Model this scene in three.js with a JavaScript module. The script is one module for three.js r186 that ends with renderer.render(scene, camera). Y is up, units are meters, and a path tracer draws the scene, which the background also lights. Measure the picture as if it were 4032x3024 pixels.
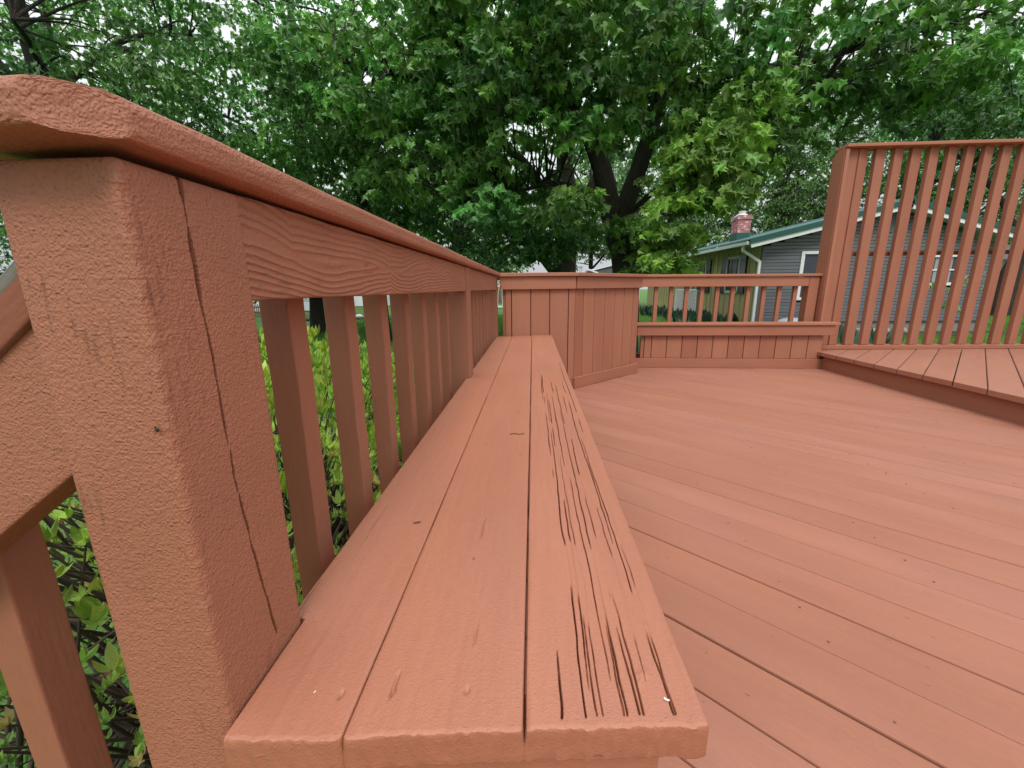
import * as THREE from 'three';
import { mergeGeometries, mergeVertices } from 'three/addons/utils/BufferGeometryUtils.js';

// ---------------------------------------------------------------- camera, sky, sun, exposure
const scene = new THREE.Scene();
const D2R = Math.PI / 180;
const camera = new THREE.PerspectiveCamera(85.9, 4 / 3, 0.04, 400);
camera.position.set(0.007, 0.763, 0);
camera.rotation.order = 'YXZ';
camera.rotation.set(-13.046 * D2R, 2.956 * D2R, -0.686 * D2R);

const renderer = new THREE.WebGLRenderer({ antialias: true });
renderer.setSize(1024, 768);
renderer.toneMapping = THREE.LinearToneMapping;
renderer.toneMappingExposure = 1.26;
renderer.shadowMap.enabled = true;

function overcastSky() {
  const W = 256, H = 128, data = new Float32Array(W * H * 4);
  for (let y = 0; y < H; y++) for (let x = 0; x < W; x++) {
    const el = ((y + 0.5) / H - 0.5) * Math.PI, az = (x + 0.5) / W * Math.PI * 2;
    const s = Math.sin(el), up = Math.max(0, s);
    const cloud = 1 + 0.09 * Math.sin(az * 3 + 4 * s + 1.3) * Math.cos(az * 2 - 5 * s) + 0.05 * Math.sin(az * 7 + s * 9);
    const L = s > 0 ? (0.28 + 0.72 * up) * cloud : 0.3;
    const i = (y * W + x) * 4;
    data[i] = 1.55 * L; data[i + 1] = 1.60 * L; data[i + 2] = 1.68 * L; data[i + 3] = 1;
  }
  const t = new THREE.DataTexture(data, W, H, THREE.RGBAFormat, THREE.FloatType);
  t.mapping = THREE.EquirectangularReflectionMapping; t.magFilter = THREE.LinearFilter; t.minFilter = THREE.LinearFilter; t.needsUpdate = true;
  return t;
}
scene.background = overcastSky();
scene.environment = scene.background;

const sun = new THREE.DirectionalLight(new THREE.Color(1.0, 0.95, 0.88), 1.5);
sun.position.set(0.5, 17, 11);
sun.target.position.set(0, 0, -2);
sun.castShadow = true;
sun.shadow.radius = 36;
sun.shadow.camera.left = -20; sun.shadow.camera.right = 20; sun.shadow.camera.top = 20; sun.shadow.camera.bottom = -20; sun.shadow.camera.far = 80;
sun.shadow.mapSize.set(2048, 2048);
scene.add(sun, sun.target);

// ---------------------------------------------------------------- small helpers
function rng(seed) { let a = seed >>> 0; return () => { a = (a + 0x6d2b79f5) | 0; let t = Math.imul(a ^ (a >>> 15), 1 | a); t = (t + Math.imul(t ^ (t >>> 7), 61 | t)) ^ t; return ((t ^ (t >>> 14)) >>> 0) / 4294967296; }; }
const R0 = rng(7);
const lerp = (a, b, t) => a + (b - a) * t, clamp = (x, a, b) => Math.min(b, Math.max(a, x)), sst = (a, b, x) => { const t = clamp((x - a) / (b - a), 0, 1); return t * t * (3 - 2 * t); };
const V = (x, y, z) => new THREE.Vector3(x, y, z);
const used = {};
function numbered(n) { const k = (used[n] = (used[n] ?? -1) + 1); return k ? n + '_' + String(k).padStart(3, '0') : n; }
function tag(o, label, category, group, kind) { if (label) o.userData.label = label; if (category) o.userData.category = category; if (group) o.userData.group = group; if (kind) o.userData.kind = kind; return o; }
function thing(name, label, category, pos = [0, 0, 0], group) { const o = new THREE.Group(); o.name = numbered(name); o.position.set(...pos); scene.add(o); return tag(o, label, category, group); }
function struct(name, label, pos = [0, 0, 0]) { const o = new THREE.Group(); o.name = name; o.position.set(...pos); scene.add(o); return tag(o, label, null, null, 'structure'); }
function part(name, geo, mat, parent) { const m = new THREE.Mesh(geo, mat); m.name = name; m.castShadow = m.receiveShadow = true; (parent ?? scene).add(m); return m; }
function hash2(i, j, s) { let h = Math.imul(i, 374761393) ^ Math.imul(j, 668265263) ^ Math.imul(s, 2246822519); h = Math.imul(h ^ (h >>> 13), 1274126177); return ((h ^ (h >>> 16)) >>> 0) / 4294967296; }
function vnoise(x, y, px, py, s) { // periodic value noise, 0..1
  const xi = Math.floor(x), yi = Math.floor(y), fx = x - xi, fy = y - yi, u = fx * fx * (3 - 2 * fx), v = fy * fy * (3 - 2 * fy);
  const m = (a, n) => ((a % n) + n) % n, x0 = m(xi, px), x1 = m(xi + 1, px), y0 = m(yi, py), y1 = m(yi + 1, py);
  return lerp(lerp(hash2(x0, y0, s), hash2(x1, y0, s), u), lerp(hash2(x0, y1, s), hash2(x1, y1, s), u), v);
}
function gnoise(x, y, px, py, s) { // periodic gradient noise, 0..1
  const xi = Math.floor(x), yi = Math.floor(y), fx = x - xi, fy = y - yi, q = (t) => t * t * t * (t * (t * 6 - 15) + 10), m = (a, n) => ((a % n) + n) % n;
  const g = (i, j, dx, dy) => { const a = hash2(m(xi + i, px), m(yi + j, py), s) * 6.2832; return Math.cos(a) * dx + Math.sin(a) * dy; };
  return 0.5 + 0.7 * lerp(lerp(g(0, 0, fx, fy), g(1, 0, fx - 1, fy), q(fx)), lerp(g(0, 1, fx, fy - 1), g(1, 1, fx - 1, fy - 1), q(fx)), q(fy));
}
function fbm(u, v, fx, fy, oct, s) { let a = 1, t = 0, n = 0; for (let k = 0; k < oct; k++) { t += a * gnoise(u * fx, v * fy, fx, fy, s + k); n += a; a *= 0.5; fx *= 2; fy *= 2; } return t / n; }
function hash3(i, j, k) { return hash2(i, j * 131 + k * 7919, 77); }
function noise3(x, y, z) {
  const xi = Math.floor(x), yi = Math.floor(y), zi = Math.floor(z), f = (t) => t * t * (3 - 2 * t), u = f(x - xi), v = f(y - yi), w = f(z - zi);
  const h = (a, b, c) => hash3(xi + a, yi + b, zi + c);
  return lerp(lerp(lerp(h(0, 0, 0), h(1, 0, 0), u), lerp(h(0, 1, 0), h(1, 1, 0), u), v), lerp(lerp(h(0, 0, 1), h(1, 0, 1), u), lerp(h(0, 1, 1), h(1, 1, 1), u), v), w);
}
function tex(w, h, f, tile, tileV = tile) { // f(u,v) -> [r,g,b] in 0..1 (linear data)
  const d = new Uint8Array(w * h * 4);
  for (let y = 0; y < h; y++) for (let x = 0; x < w; x++) { const c = f((x + 0.5) / w, (y + 0.5) / h), i = (y * w + x) * 4; const g = Array.isArray(c); for (let k = 0; k < 3; k++) d[i + k] = clamp(Math.round((g ? c[k] : c) * 255), 0, 255); d[i + 3] = 255; }
  const t = new THREE.DataTexture(d, w, h); t.wrapS = t.wrapT = THREE.RepeatWrapping; t.magFilter = THREE.LinearFilter; t.minFilter = THREE.LinearMipmapLinearFilter; t.repeat.set(1 / tile, 1 / tileV); t.needsUpdate = true;
  return t;
}

// ---------------------------------------------------------------- paint and other materials
// colour factors, 0.8 = unchanged
const flecks = (() => { const r = rng(11), a = []; for (let i = 0; i < 34; i++) a.push([r(), r(), 0.0006 + r() * 0.002, 0.0009 + r() * 0.0009, r() * 0.6]); return a; })();
const toneMap = tex(1024, 1024, (u, v) => {
  const a = fbm(u, v, 3, 7, 4, 1) - 0.5, b = fbm(u, v, 4, 5, 3, 20) - 0.5, f = fbm(u, v, 90, 160, 2, 40) - 0.5, st = fbm(u, v, 6, 120, 2, 60) - 0.5;
  let k = 0.8 * (1 + 0.30 * a + 0.10 * f + 0.08 * st);
  for (const [fu, fv, w, h, s] of flecks) { let du = Math.abs(u - fu), dv = Math.abs(v - fv); if (du < w && dv < h) k *= 0.55 + 0.2 * s; }
  return [k * (1 + 0.06 * b), k * (1 - 0.03 * b), k * (1 - 0.17 * b)];
}, 1.7, 0.9);
const postTone = tex(512, 512, (u, v) => {
  const a = fbm(u, v, 4, 3, 3, 3) - 0.5, s = fbm(u, v, 14, 70, 3, 9), f = fbm(u, v, 110, 110, 2, 14) - 0.5, b = fbm(u, v, 3, 3, 2, 33) - 0.5;
  const dirt = sst(0.56, 0.75, s) * sst(0.4, 0.7, fbm(u, v, 5, 4, 2, 5));
  const k = 0.8 * (1 + 0.22 * a + 0.14 * f - 0.34 * dirt);
  return [k * (1 + 0.05 * b), k, k * (1 - 0.13 * b)];
}, 0.52, 0.34);
const stipple = tex(1024, 1024, (u, v) => { const a = vnoise(u * 230, v * 230, 230, 230, 4), b = vnoise(u * 130, v * 130, 130, 130, 8), c = fbm(u, v, 18, 18, 2, 15), n = vnoise(u * 90, v * 90, 90, 90, 9); return clamp(0.4 * a + 0.3 * b + 0.2 * c + 0.35 * sst(0.75, 1, n), 0, 1); }, 0.26);
const finePaint = tex(1024, 1024, (u, v) => { const a = fbm(u, v, 9, 150, 3, 4), b = fbm(u, v, 150, 150, 2, 8), c = fbm(u, v, 4, 18, 2, 15); return 0.45 * a + 0.3 * b + 0.25 * c; }, 0.62, 0.62);
const grain = tex(2048, 256, (u, v) => { // flat-sawn figure standing proud under the paint
  const warp = 0.10 * Math.sin(2 * Math.PI * u + 0.4) + 0.05 * Math.sin(6 * Math.PI * u + 1) + 0.07 * (fbm(u, v, 7, 2, 2, 71) - 0.5);
  let f = (v - 0.52 - warp); f = Math.sqrt(f * f * 0.8 + 0.004) * 15 + 0.5 * Math.sin(4 * Math.PI * u) + 0.5 * (fbm(u, v, 12, 3, 2, 72) - 0.5);
  for (const [ku, kv, q] of [[0.62, 0.1, 1.6], [0.2, 0.62, 1.2], [0.93, 0.8, 1.1]]) { const du = u - ku, dv = v - kv; f += q * Math.exp(-Math.abs(du) * 26) * Math.exp(-dv * dv * 5); }
  const r = f - Math.floor(f), ridge = Math.pow(1 - Math.abs(r - 0.5) * 2, 2.2);
  return clamp(0.62 * ridge * (0.55 + 0.45 * fbm(u, v, 10, 4, 2, 80)) + 0.22 * fbm(u, v, 160, 24, 2, 50) + 0.1, 0, 1);
}, 0.95, 0.092);

const PAINT = [0.418, 0.161, 0.091];
function paint({ map = toneMap, bump = finePaint, bs = 0.0006, rough = 0.6, k = 1, tint = [1, 1, 1], deck = 0 } = {}) {
  const m = deck ? new THREE.MeshPhysicalMaterial({ map, bumpMap: bump, bumpScale: bs, roughness: rough, specularIntensity: 0.45, sheen: 0.35, sheenRoughness: 0.45, sheenColor: new THREE.Color(0.9, 0.72, 0.66) }) : new THREE.MeshStandardMaterial({ map, bumpMap: bump, bumpScale: bs, roughness: rough });
  m.color.setRGB(PAINT[0] * k * tint[0], PAINT[1] * k * tint[1], PAINT[2] * k * tint[2]);
  return m;
}
const M = {
  post: paint({ map: postTone, bump: stipple, bs: 0.0013, rough: 0.64 }),
  grain: paint({ map: postTone, bump: grain, bs: 0.0032, rough: 0.58 }),
  bench: paint({ bump: stipple, bs: 0.0005, rough: 0.5, tint: [1.08, 1.08, 1.1] }),
  wood: paint({ bs: 0.0009, rough: 0.6, k: 0.94 }),
  woodB: paint({ bs: 0.0009, rough: 0.6, k: 0.88, tint: [1, 0.97, 0.95] }),
  woodC: paint({ bs: 0.0009, rough: 0.6, k: 1.0, tint: [1, 1.03, 1.0] }),
  deckA: paint({ bs: 0.0010, rough: 0.62, tint: [0.97, 1.07, 1.2], deck: 1 }),
  deckB: paint({ bs: 0.0010, rough: 0.62, k: 0.96, tint: [0.98, 1.06, 1.17], deck: 1 }),
  deckC: paint({ bs: 0.0010, rough: 0.6, k: 1.04, tint: [0.96, 1.07, 1.23], deck: 1 }),
};
const flat = (rgb, rough = 0.8, extra = {}) => { const m = new THREE.MeshStandardMaterial({ roughness: rough, ...extra }); m.color.setRGB(...rgb); return m; };
const oldTone = tex(256, 256, (u, v) => { const a = fbm(u, v, 3, 30, 3, 6), b = sst(0.45, 0.65, fbm(u, v, 5, 5, 3, 17)); const k = 0.35 + 0.5 * a; return [k * lerp(0.9, 0.25, b), k * lerp(0.86, 0.26, b), k * lerp(0.7, 0.2, b)]; }, 0.3);
const plasterNoise = tex(512, 512, (u, v) => 0.75 + 0.3 * (fbm(u, v, 5, 5, 5, 2) - 0.5), 1.5);
const barkTone = tex(512, 512, (u, v) => { const a = fbm(u, v, 40, 6, 4, 3), b = fbm(u, v, 7, 7, 3, 8); const li = sst(0.6, 0.72, fbm(u, v, 9, 9, 3, 21)); const k = 0.25 + 0.75 * a * (0.6 + 0.6 * b); return [lerp(k, 0.9, li * 0.5), lerp(k * 0.95, 0.92, li * 0.5), lerp(k * 0.86, 0.82, li * 0.5)]; }, 1.0);
const barkBump = tex(512, 512, (u, v) => { const a = Math.abs(fbm(u, v, 34, 5, 4, 3) - 0.5) * 2; return clamp(a * 1.5, 0, 1); }, 1.0);
const bark = flat([0.11, 0.095, 0.075], 0.95, { map: barkTone, bumpMap: barkBump, bumpScale: 0.03 });
const barkDark = flat([0.06, 0.052, 0.042], 0.95, { map: barkTone, bumpMap: barkBump, bumpScale: 0.03 });
const twigMat = flat([0.085, 0.06, 0.045], 0.9);
function leafMaterial(rough = 0.48, tr = 0.5) { return new THREE.MeshPhysicalMaterial({ color: 0xffffff, roughness: rough, transmission: tr, thickness: 0, side: THREE.DoubleSide, specularIntensity: 0.8 }); }
const leafMat = leafMaterial();

// ---------------------------------------------------------------- rounded, slightly uneven boards
// Centred box with rounded edges; nx, ny, nz inner divisions (or a list of inner positions); fn(p, face) may move a surface point; uv in metres, u along the grain.
function boardGeo(w, h, d, { r = 0.004, n = [1, 1, 1], fn = null, wob = 0, uo = null, along = null } = {}) {
  const half = [w / 2, h / 2, d / 2];
  const lists = half.map((a, k) => {
    const rr = Math.min(r, a * 0.98), L = [-a, -a + rr * 0.3, -a + rr], inn = n[k];
    if (Array.isArray(inn)) { for (const t of inn) if (t > -a + rr * 1.2 && t < a - rr * 1.2) L.push(t); }
    else for (let i = 1; i < inn; i++) L.push(lerp(-a + rr, a - rr, i / inn));
    L.push(a - rr, a - rr * 0.3, a); return L;
  });
  const ax = along ?? (w >= h && w >= d ? 0 : h >= d ? 1 : 2), o = uo ?? [R0() * 3, R0() * 3];
  const pos = [], uv = [], idx = [], seedp = R0() * 50;
  const P = [0, 0, 0];
  for (let k = 0; k < 3; k++) for (const s of [-1, 1]) {
    const a = (k + 1) % 3, b = (k + 2) % 3, A = lists[a], B = lists[b], base = pos.length / 3;
    for (let i = 0; i < A.length; i++) for (let j = 0; j < B.length; j++) {
      P[k] = s * half[k]; P[a] = A[i]; P[b] = B[j];
      const rr = P.map((_, q) => Math.min(r, half[q] * 0.98)), q = P.map((p, e) => clamp(p, -half[e] + rr[e], half[e] - rr[e])), dl = P.map((p, e) => p - q[e]);
      const len = Math.hypot(...dl) || 1, rad = Math.min(...rr);
      let np = q.map((c, e) => c + dl[e] / len * rad);
      // keep flat faces flat when radii differ
      if (Math.abs(dl[a]) < 1e-9 && Math.abs(dl[b]) < 1e-9) np = [...P];
      const g = ax === k ? [P[a], P[b]] : ax === a ? [P[a], P[b]] : [P[b], P[a]];
      uv.push(g[0] + o[0], g[1] + o[1] + (k + (s > 0 ? 3 : 0)) * 0.137);
      if (wob) { const e = 9; for (let c = 0; c < 3; c++) if (c !== ax) np[c] += wob * (noise3(np[ax] * e + seedp, c * 7.3 + np[(c + 1) % 3] * 40, seedp) - 0.5) * 2; }
      if (fn) np = fn(np, k, s);
      pos.push(...np);
    }
    for (let i = 0; i < A.length - 1; i++) for (let j = 0; j < B.length - 1; j++) {
      const p0 = base + i * B.length + j, p1 = p0 + B.length;
      if (s > 0) idx.push(p0, p1, p0 + 1, p1, p1 + 1, p0 + 1); else idx.push(p0, p0 + 1, p1, p1, p0 + 1, p1 + 1);
    }
  }
  const g = new THREE.BufferGeometry();
  g.setAttribute('position', new THREE.Float32BufferAttribute(pos, 3)); g.setAttribute('uv', new THREE.Float32BufferAttribute(uv, 2)); g.setIndex(idx);
  // smooth normals across the face seams
  const bare = new THREE.BufferGeometry(); bare.setAttribute('position', g.attributes.position.clone()); bare.setIndex(idx.slice());
  const key = new Map(), N = [], map = new Int32Array(pos.length / 3);
  for (let i = 0; i < map.length; i++) { const kk = Math.round(pos[i * 3] * 2e5) * 1e12 + Math.round(pos[i * 3 + 1] * 2e5) * 1.1e6 * 3 + Math.round(pos[i * 3 + 2] * 2e5); let e = key.get(kk); if (e === undefined) { e = N.length / 3; key.set(kk, e); N.push(0, 0, 0); } map[i] = e; }
  const ab = V(0, 0, 0), ac = V(0, 0, 0), va = V(0, 0, 0), vb = V(0, 0, 0), vc = V(0, 0, 0);
  for (let t = 0; t < idx.length; t += 3) {
    va.fromArray(pos, idx[t] * 3); vb.fromArray(pos, idx[t + 1] * 3); vc.fromArray(pos, idx[t + 2] * 3);
    ab.subVectors(vb, va); ac.subVectors(vc, va); ab.cross(ac);
    for (let q = 0; q < 3; q++) { const e = map[idx[t + q]] * 3; N[e] += ab.x; N[e + 1] += ab.y; N[e + 2] += ab.z; }
  }
  const nor = new Float32Array(pos.length);
  for (let i = 0; i < map.length; i++) { const e = map[i] * 3, l = Math.hypot(N[e], N[e + 1], N[e + 2]) || 1; nor[i * 3] = N[e] / l; nor[i * 3 + 1] = N[e + 1] / l; nor[i * 3 + 2] = N[e + 2] / l; }
  g.setAttribute('normal', new THREE.BufferAttribute(nor, 3));
  return g;
}
// box given by its extents
function ext(name, x0, x1, y0, y1, z0, z1, mat, parent, opt = {}) {
  const g = boardGeo(x1 - x0, y1 - y0, z1 - z0, opt), m = part(name, g, mat, parent);
  m.position.set((x0 + x1) / 2, (y0 + y1) / 2, (z0 + z1) / 2); return m;
}
function uvPlane(g, fx, fy) { const p = g.attributes.position, uv = []; for (let i = 0; i < p.count; i++) uv.push(fx(p.getX(i), p.getY(i), p.getZ(i)), fy(p.getX(i), p.getY(i), p.getZ(i))); g.setAttribute('uv', new THREE.Float32BufferAttribute(uv, 2)); return g; }
const spread = (a, b, n, p = 1) => Array.from({ length: n }, (_, i) => lerp(a, b, Math.pow((i + 0.5) / n, p)));
function taperTube(pts, r0, r1, rad = 8, seg = 24, rough = 0, flute = 0) {
  const c = new THREE.CatmullRomCurve3(pts), fr = c.computeFrenetFrames(seg), pos = [], uv = [], idx = [], L = c.getLength();
  for (let i = 0; i <= seg; i++) {
    const t = i / seg, p = c.getPointAt(t), r = lerp(r0, r1, Math.pow(t, 0.8));
    for (let j = 0; j <= rad; j++) {
      const a = j / rad * Math.PI * 2, k = r * (1 + rough * (noise3(p.x * 3 + Math.cos(a), p.y * 2, p.z * 3 + Math.sin(a)) - 0.5) + flute * Math.sin(a * 5 + p.y * 0.5) * (1 - t * 0.7));
      pos.push(p.x + (fr.normals[i].x * Math.cos(a) + fr.binormals[i].x * Math.sin(a)) * k, p.y + (fr.normals[i].y * Math.cos(a) + fr.binormals[i].y * Math.sin(a)) * k, p.z + (fr.normals[i].z * Math.cos(a) + fr.binormals[i].z * Math.sin(a)) * k);
      uv.push(j / rad * Math.max(0.25, 6.28 * r0), t * L);
    }
  }
  const w = rad + 1;
  for (let i = 0; i < seg; i++) for (let j = 0; j < rad; j++) idx.push(i * w + j, i * w + j + 1, (i + 1) * w + j, (i + 1) * w + j, i * w + j + 1, (i + 1) * w + j + 1);
  const g = new THREE.BufferGeometry(); g.setAttribute('position', new THREE.Float32BufferAttribute(pos, 3)); g.setAttribute('uv', new THREE.Float32BufferAttribute(uv, 2)); g.setIndex(idx); g.computeVertexNormals(); return g;
}
const merged = (list) => mergeGeometries(list.map((g) => { const q = g.index ? g.toNonIndexed() : g; for (const k of Object.keys(q.attributes)) if (!['position', 'normal', 'uv'].includes(k)) q.deleteAttribute(k); return q; }));
const box = (w, h, d, x = 0, y = 0, z = 0) => new THREE.BoxGeometry(w, h, d).translate(x, y, z);

// ---------------------------------------------------------------- ground
const GY = -0.75;
const lawnTone = tex(1024, 1024, (u, v) => { const a = fbm(u, v, 6, 6, 5, 3), b = fbm(u, v, 120, 120, 2, 12), c = sst(0.5, 0.72, fbm(u, v, 9, 9, 4, 31)); const k = 0.45 + 0.5 * a + 0.35 * (b - 0.5); return [k * lerp(0.8, 1.15, c), k, k * lerp(0.8, 0.95, c)]; }, 6);
const lawnBump = tex(512, 512, (u, v) => fbm(u, v, 90, 90, 3, 5), 1.6);
{
  const g = new THREE.PlaneGeometry(520, 520, 130, 130).rotateX(-Math.PI / 2), p = g.attributes.position;
  for (let i = 0; i < p.count; i++) { const x = p.getX(i), z = p.getZ(i); const far = Math.hypot(x, z); p.setY(i, GY + (far > 12 ? 0.12 * (noise3(x * 0.08, 0, z * 0.08) - 0.5) : 0) - 0.02); }
  g.computeVertexNormals(); uvPlane(g, (x) => x, (x, y, z) => -z);
  const m = part('lawn', g, flat([0.115, 0.235, 0.04], 0.95, { map: lawnTone, bumpMap: lawnBump, bumpScale: 0.05 }));
  tag(m, 'green mown lawn around the deck and between the houses', null, null, 'structure');
}

// ---------------------------------------------------------------- deck floors
function clipStrip(poly, n, a, b) { // keep a <= n.p <= b
  const cut = (P, f) => { const o = []; for (let i = 0; i < P.length; i++) { const p = P[i], q = P[(i + 1) % P.length], fp = f(p), fq = f(q); if (fp >= 0) o.push(p); if ((fp >= 0) !== (fq >= 0)) { const t = fp / (fp - fq); o.push([lerp(p[0], q[0], t), lerp(p[1], q[1], t)]); } } return o; };
  return cut(cut(poly, (p) => n[0] * p[0] + n[1] * p[1] - a), (p) => b - n[0] * p[0] - n[1] * p[1]);
}
function plankFloor(parent, poly, ang, off, pitch, top, th, gapAt, mats) {
  const d = [Math.cos(ang), Math.sin(ang)], n = [-d[1], d[0]], R = rng(5 + Math.round(ang * 10));
  const c = poly.map((p) => n[0] * p[0] + n[1] * p[1]), k0 = Math.floor((Math.min(...c) - off) / pitch), k1 = Math.ceil((Math.max(...c) - off) / pitch);
  for (let k = k0; k < k1; k++) {
    const ga = gapAt(k), gb = gapAt(k + 1), P = clipStrip(poly, n, off + k * pitch + ga / 2, off + (k + 1) * pitch - gb / 2);
    if (P.length < 3) continue;
    let area = 0; for (let i = 0; i < P.length; i++) { const q = P[(i + 1) % P.length]; area += P[i][0] * q[1] - q[0] * P[i][1]; } if (Math.abs(area) < 0.004) continue;
    const bv = 0.0035, sh = new THREE.Shape(P.map((p) => new THREE.Vector2(p[0], -p[1])));
    const g = new THREE.ExtrudeGeometry(sh, { depth: th - bv, bevelEnabled: true, bevelThickness: bv, bevelSize: bv, bevelOffset: -bv, bevelSegments: 2, steps: 1 }).rotateX(-Math.PI / 2);
    const dy = (R() - 0.5) * 0.0022; g.translate(0, top - th + dy, 0);
    const u0 = R() * 5, v0 = R() * 5;
    uvPlane(g, (x, y, z) => x * d[0] + z * d[1] + u0, (x, y, z) => x * n[0] + z * n[1] + v0 + (y - top));
    part('plank', g, mats[Math.floor(R() * mats.length)], parent);
  }
}
{
  const a = 41.5 * D2R, dk = struct('deck', 'terracotta painted deck floor of diagonal boards');
  const off = -Math.sin(a) * 0.33 + Math.cos(a) * -0.66, gaps = { 0: 0.005, 1: 0.0028, '-1': 0.0062, '-2': 0.0016, '-3': 0.003, '-4': 0.0026, '-5': 0.0022 };
  plankFloor(dk, [[-0.36, -4.3], [2.7, -4.3], [2.7, 1.3], [-0.36, 1.3]], a, off, 0.1395, 0, 0.036, (k) => gaps[k] ?? [0.0014, 0.002, 0.0011, 0.0026][((k % 4) + 4) % 4], [M.deckA, M.deckB, M.deckA, M.deckC]);
  ext('edge_board', -0.40, -0.362, -0.25, -0.002, -4.3, 1.3, M.wood, dk);
  ext('edge_board', -0.36, 2.7, -0.25, -0.04, -4.34, -4.302, M.wood, dk);
  const pr = []; for (const [x, z] of [[-0.3, -4.2], [1.2, -4.2], [2.6, -4.2], [-0.3, -1.5], [-0.3, 1], [1.2, 1], [1.2, -1.5], [2.6, -1.5], [2.6, 1]]) pr.push(box(0.1, 0.74, 0.1, x, -0.41, z));
  part('support_post', merged(pr), M.wood, dk);
  { const R = rng(88), nl = []; for (let k = -24; k < 14; k++) for (let j = 0; j < 9; j++) for (const e of [0.035, 0.105]) { if (R() < 0.45) continue; const c = off + k * 0.1395 + e + (R() - 0.5) * 0.012, xj = 0.25 + j * 0.406 + (R() - 0.5) * 0.012, z = (c + Math.sin(a) * xj) / Math.cos(a); if (xj > 2.64 || z > 1.2 || z < -3.9) continue; nl.push(new THREE.CylinderGeometry(0.0022, 0.0026, 0.0012, 8).translate(xj, 0.0006 + 0.0004 * R(), z)); }
    tag(part('nail_heads', merged(nl), paint({ k: 0.55, rough: 0.7 }), dk), null, null, null, 'stuff'); }
  const rd = struct('raised_deck', 'raised deck platform one step up with diagonal boards');
  const top = 0.158, b = 135 * D2R;
  plankFloor(rd, [[2.655, -4.16], [6.6, -4.16], [6.6, 1.3], [2.655, 1.3]], b, -(3.2 - 4.036) / Math.SQRT2 - 0.145 * 40, 0.145, top, 0.032, () => 0.0055, [M.deckA, M.deckB, M.deckC]);
  ext('riser', 2.692, 2.73, -0.2, top - 0.034, -3.91, 1.3, M.woodB, rd, { n: [1, 1, 30], wob: 0.0006 });
  ext('edge_board', 2.735, 6.6, -0.3, top - 0.036, -4.16, -4.125, M.wood, rd);
}

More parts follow.
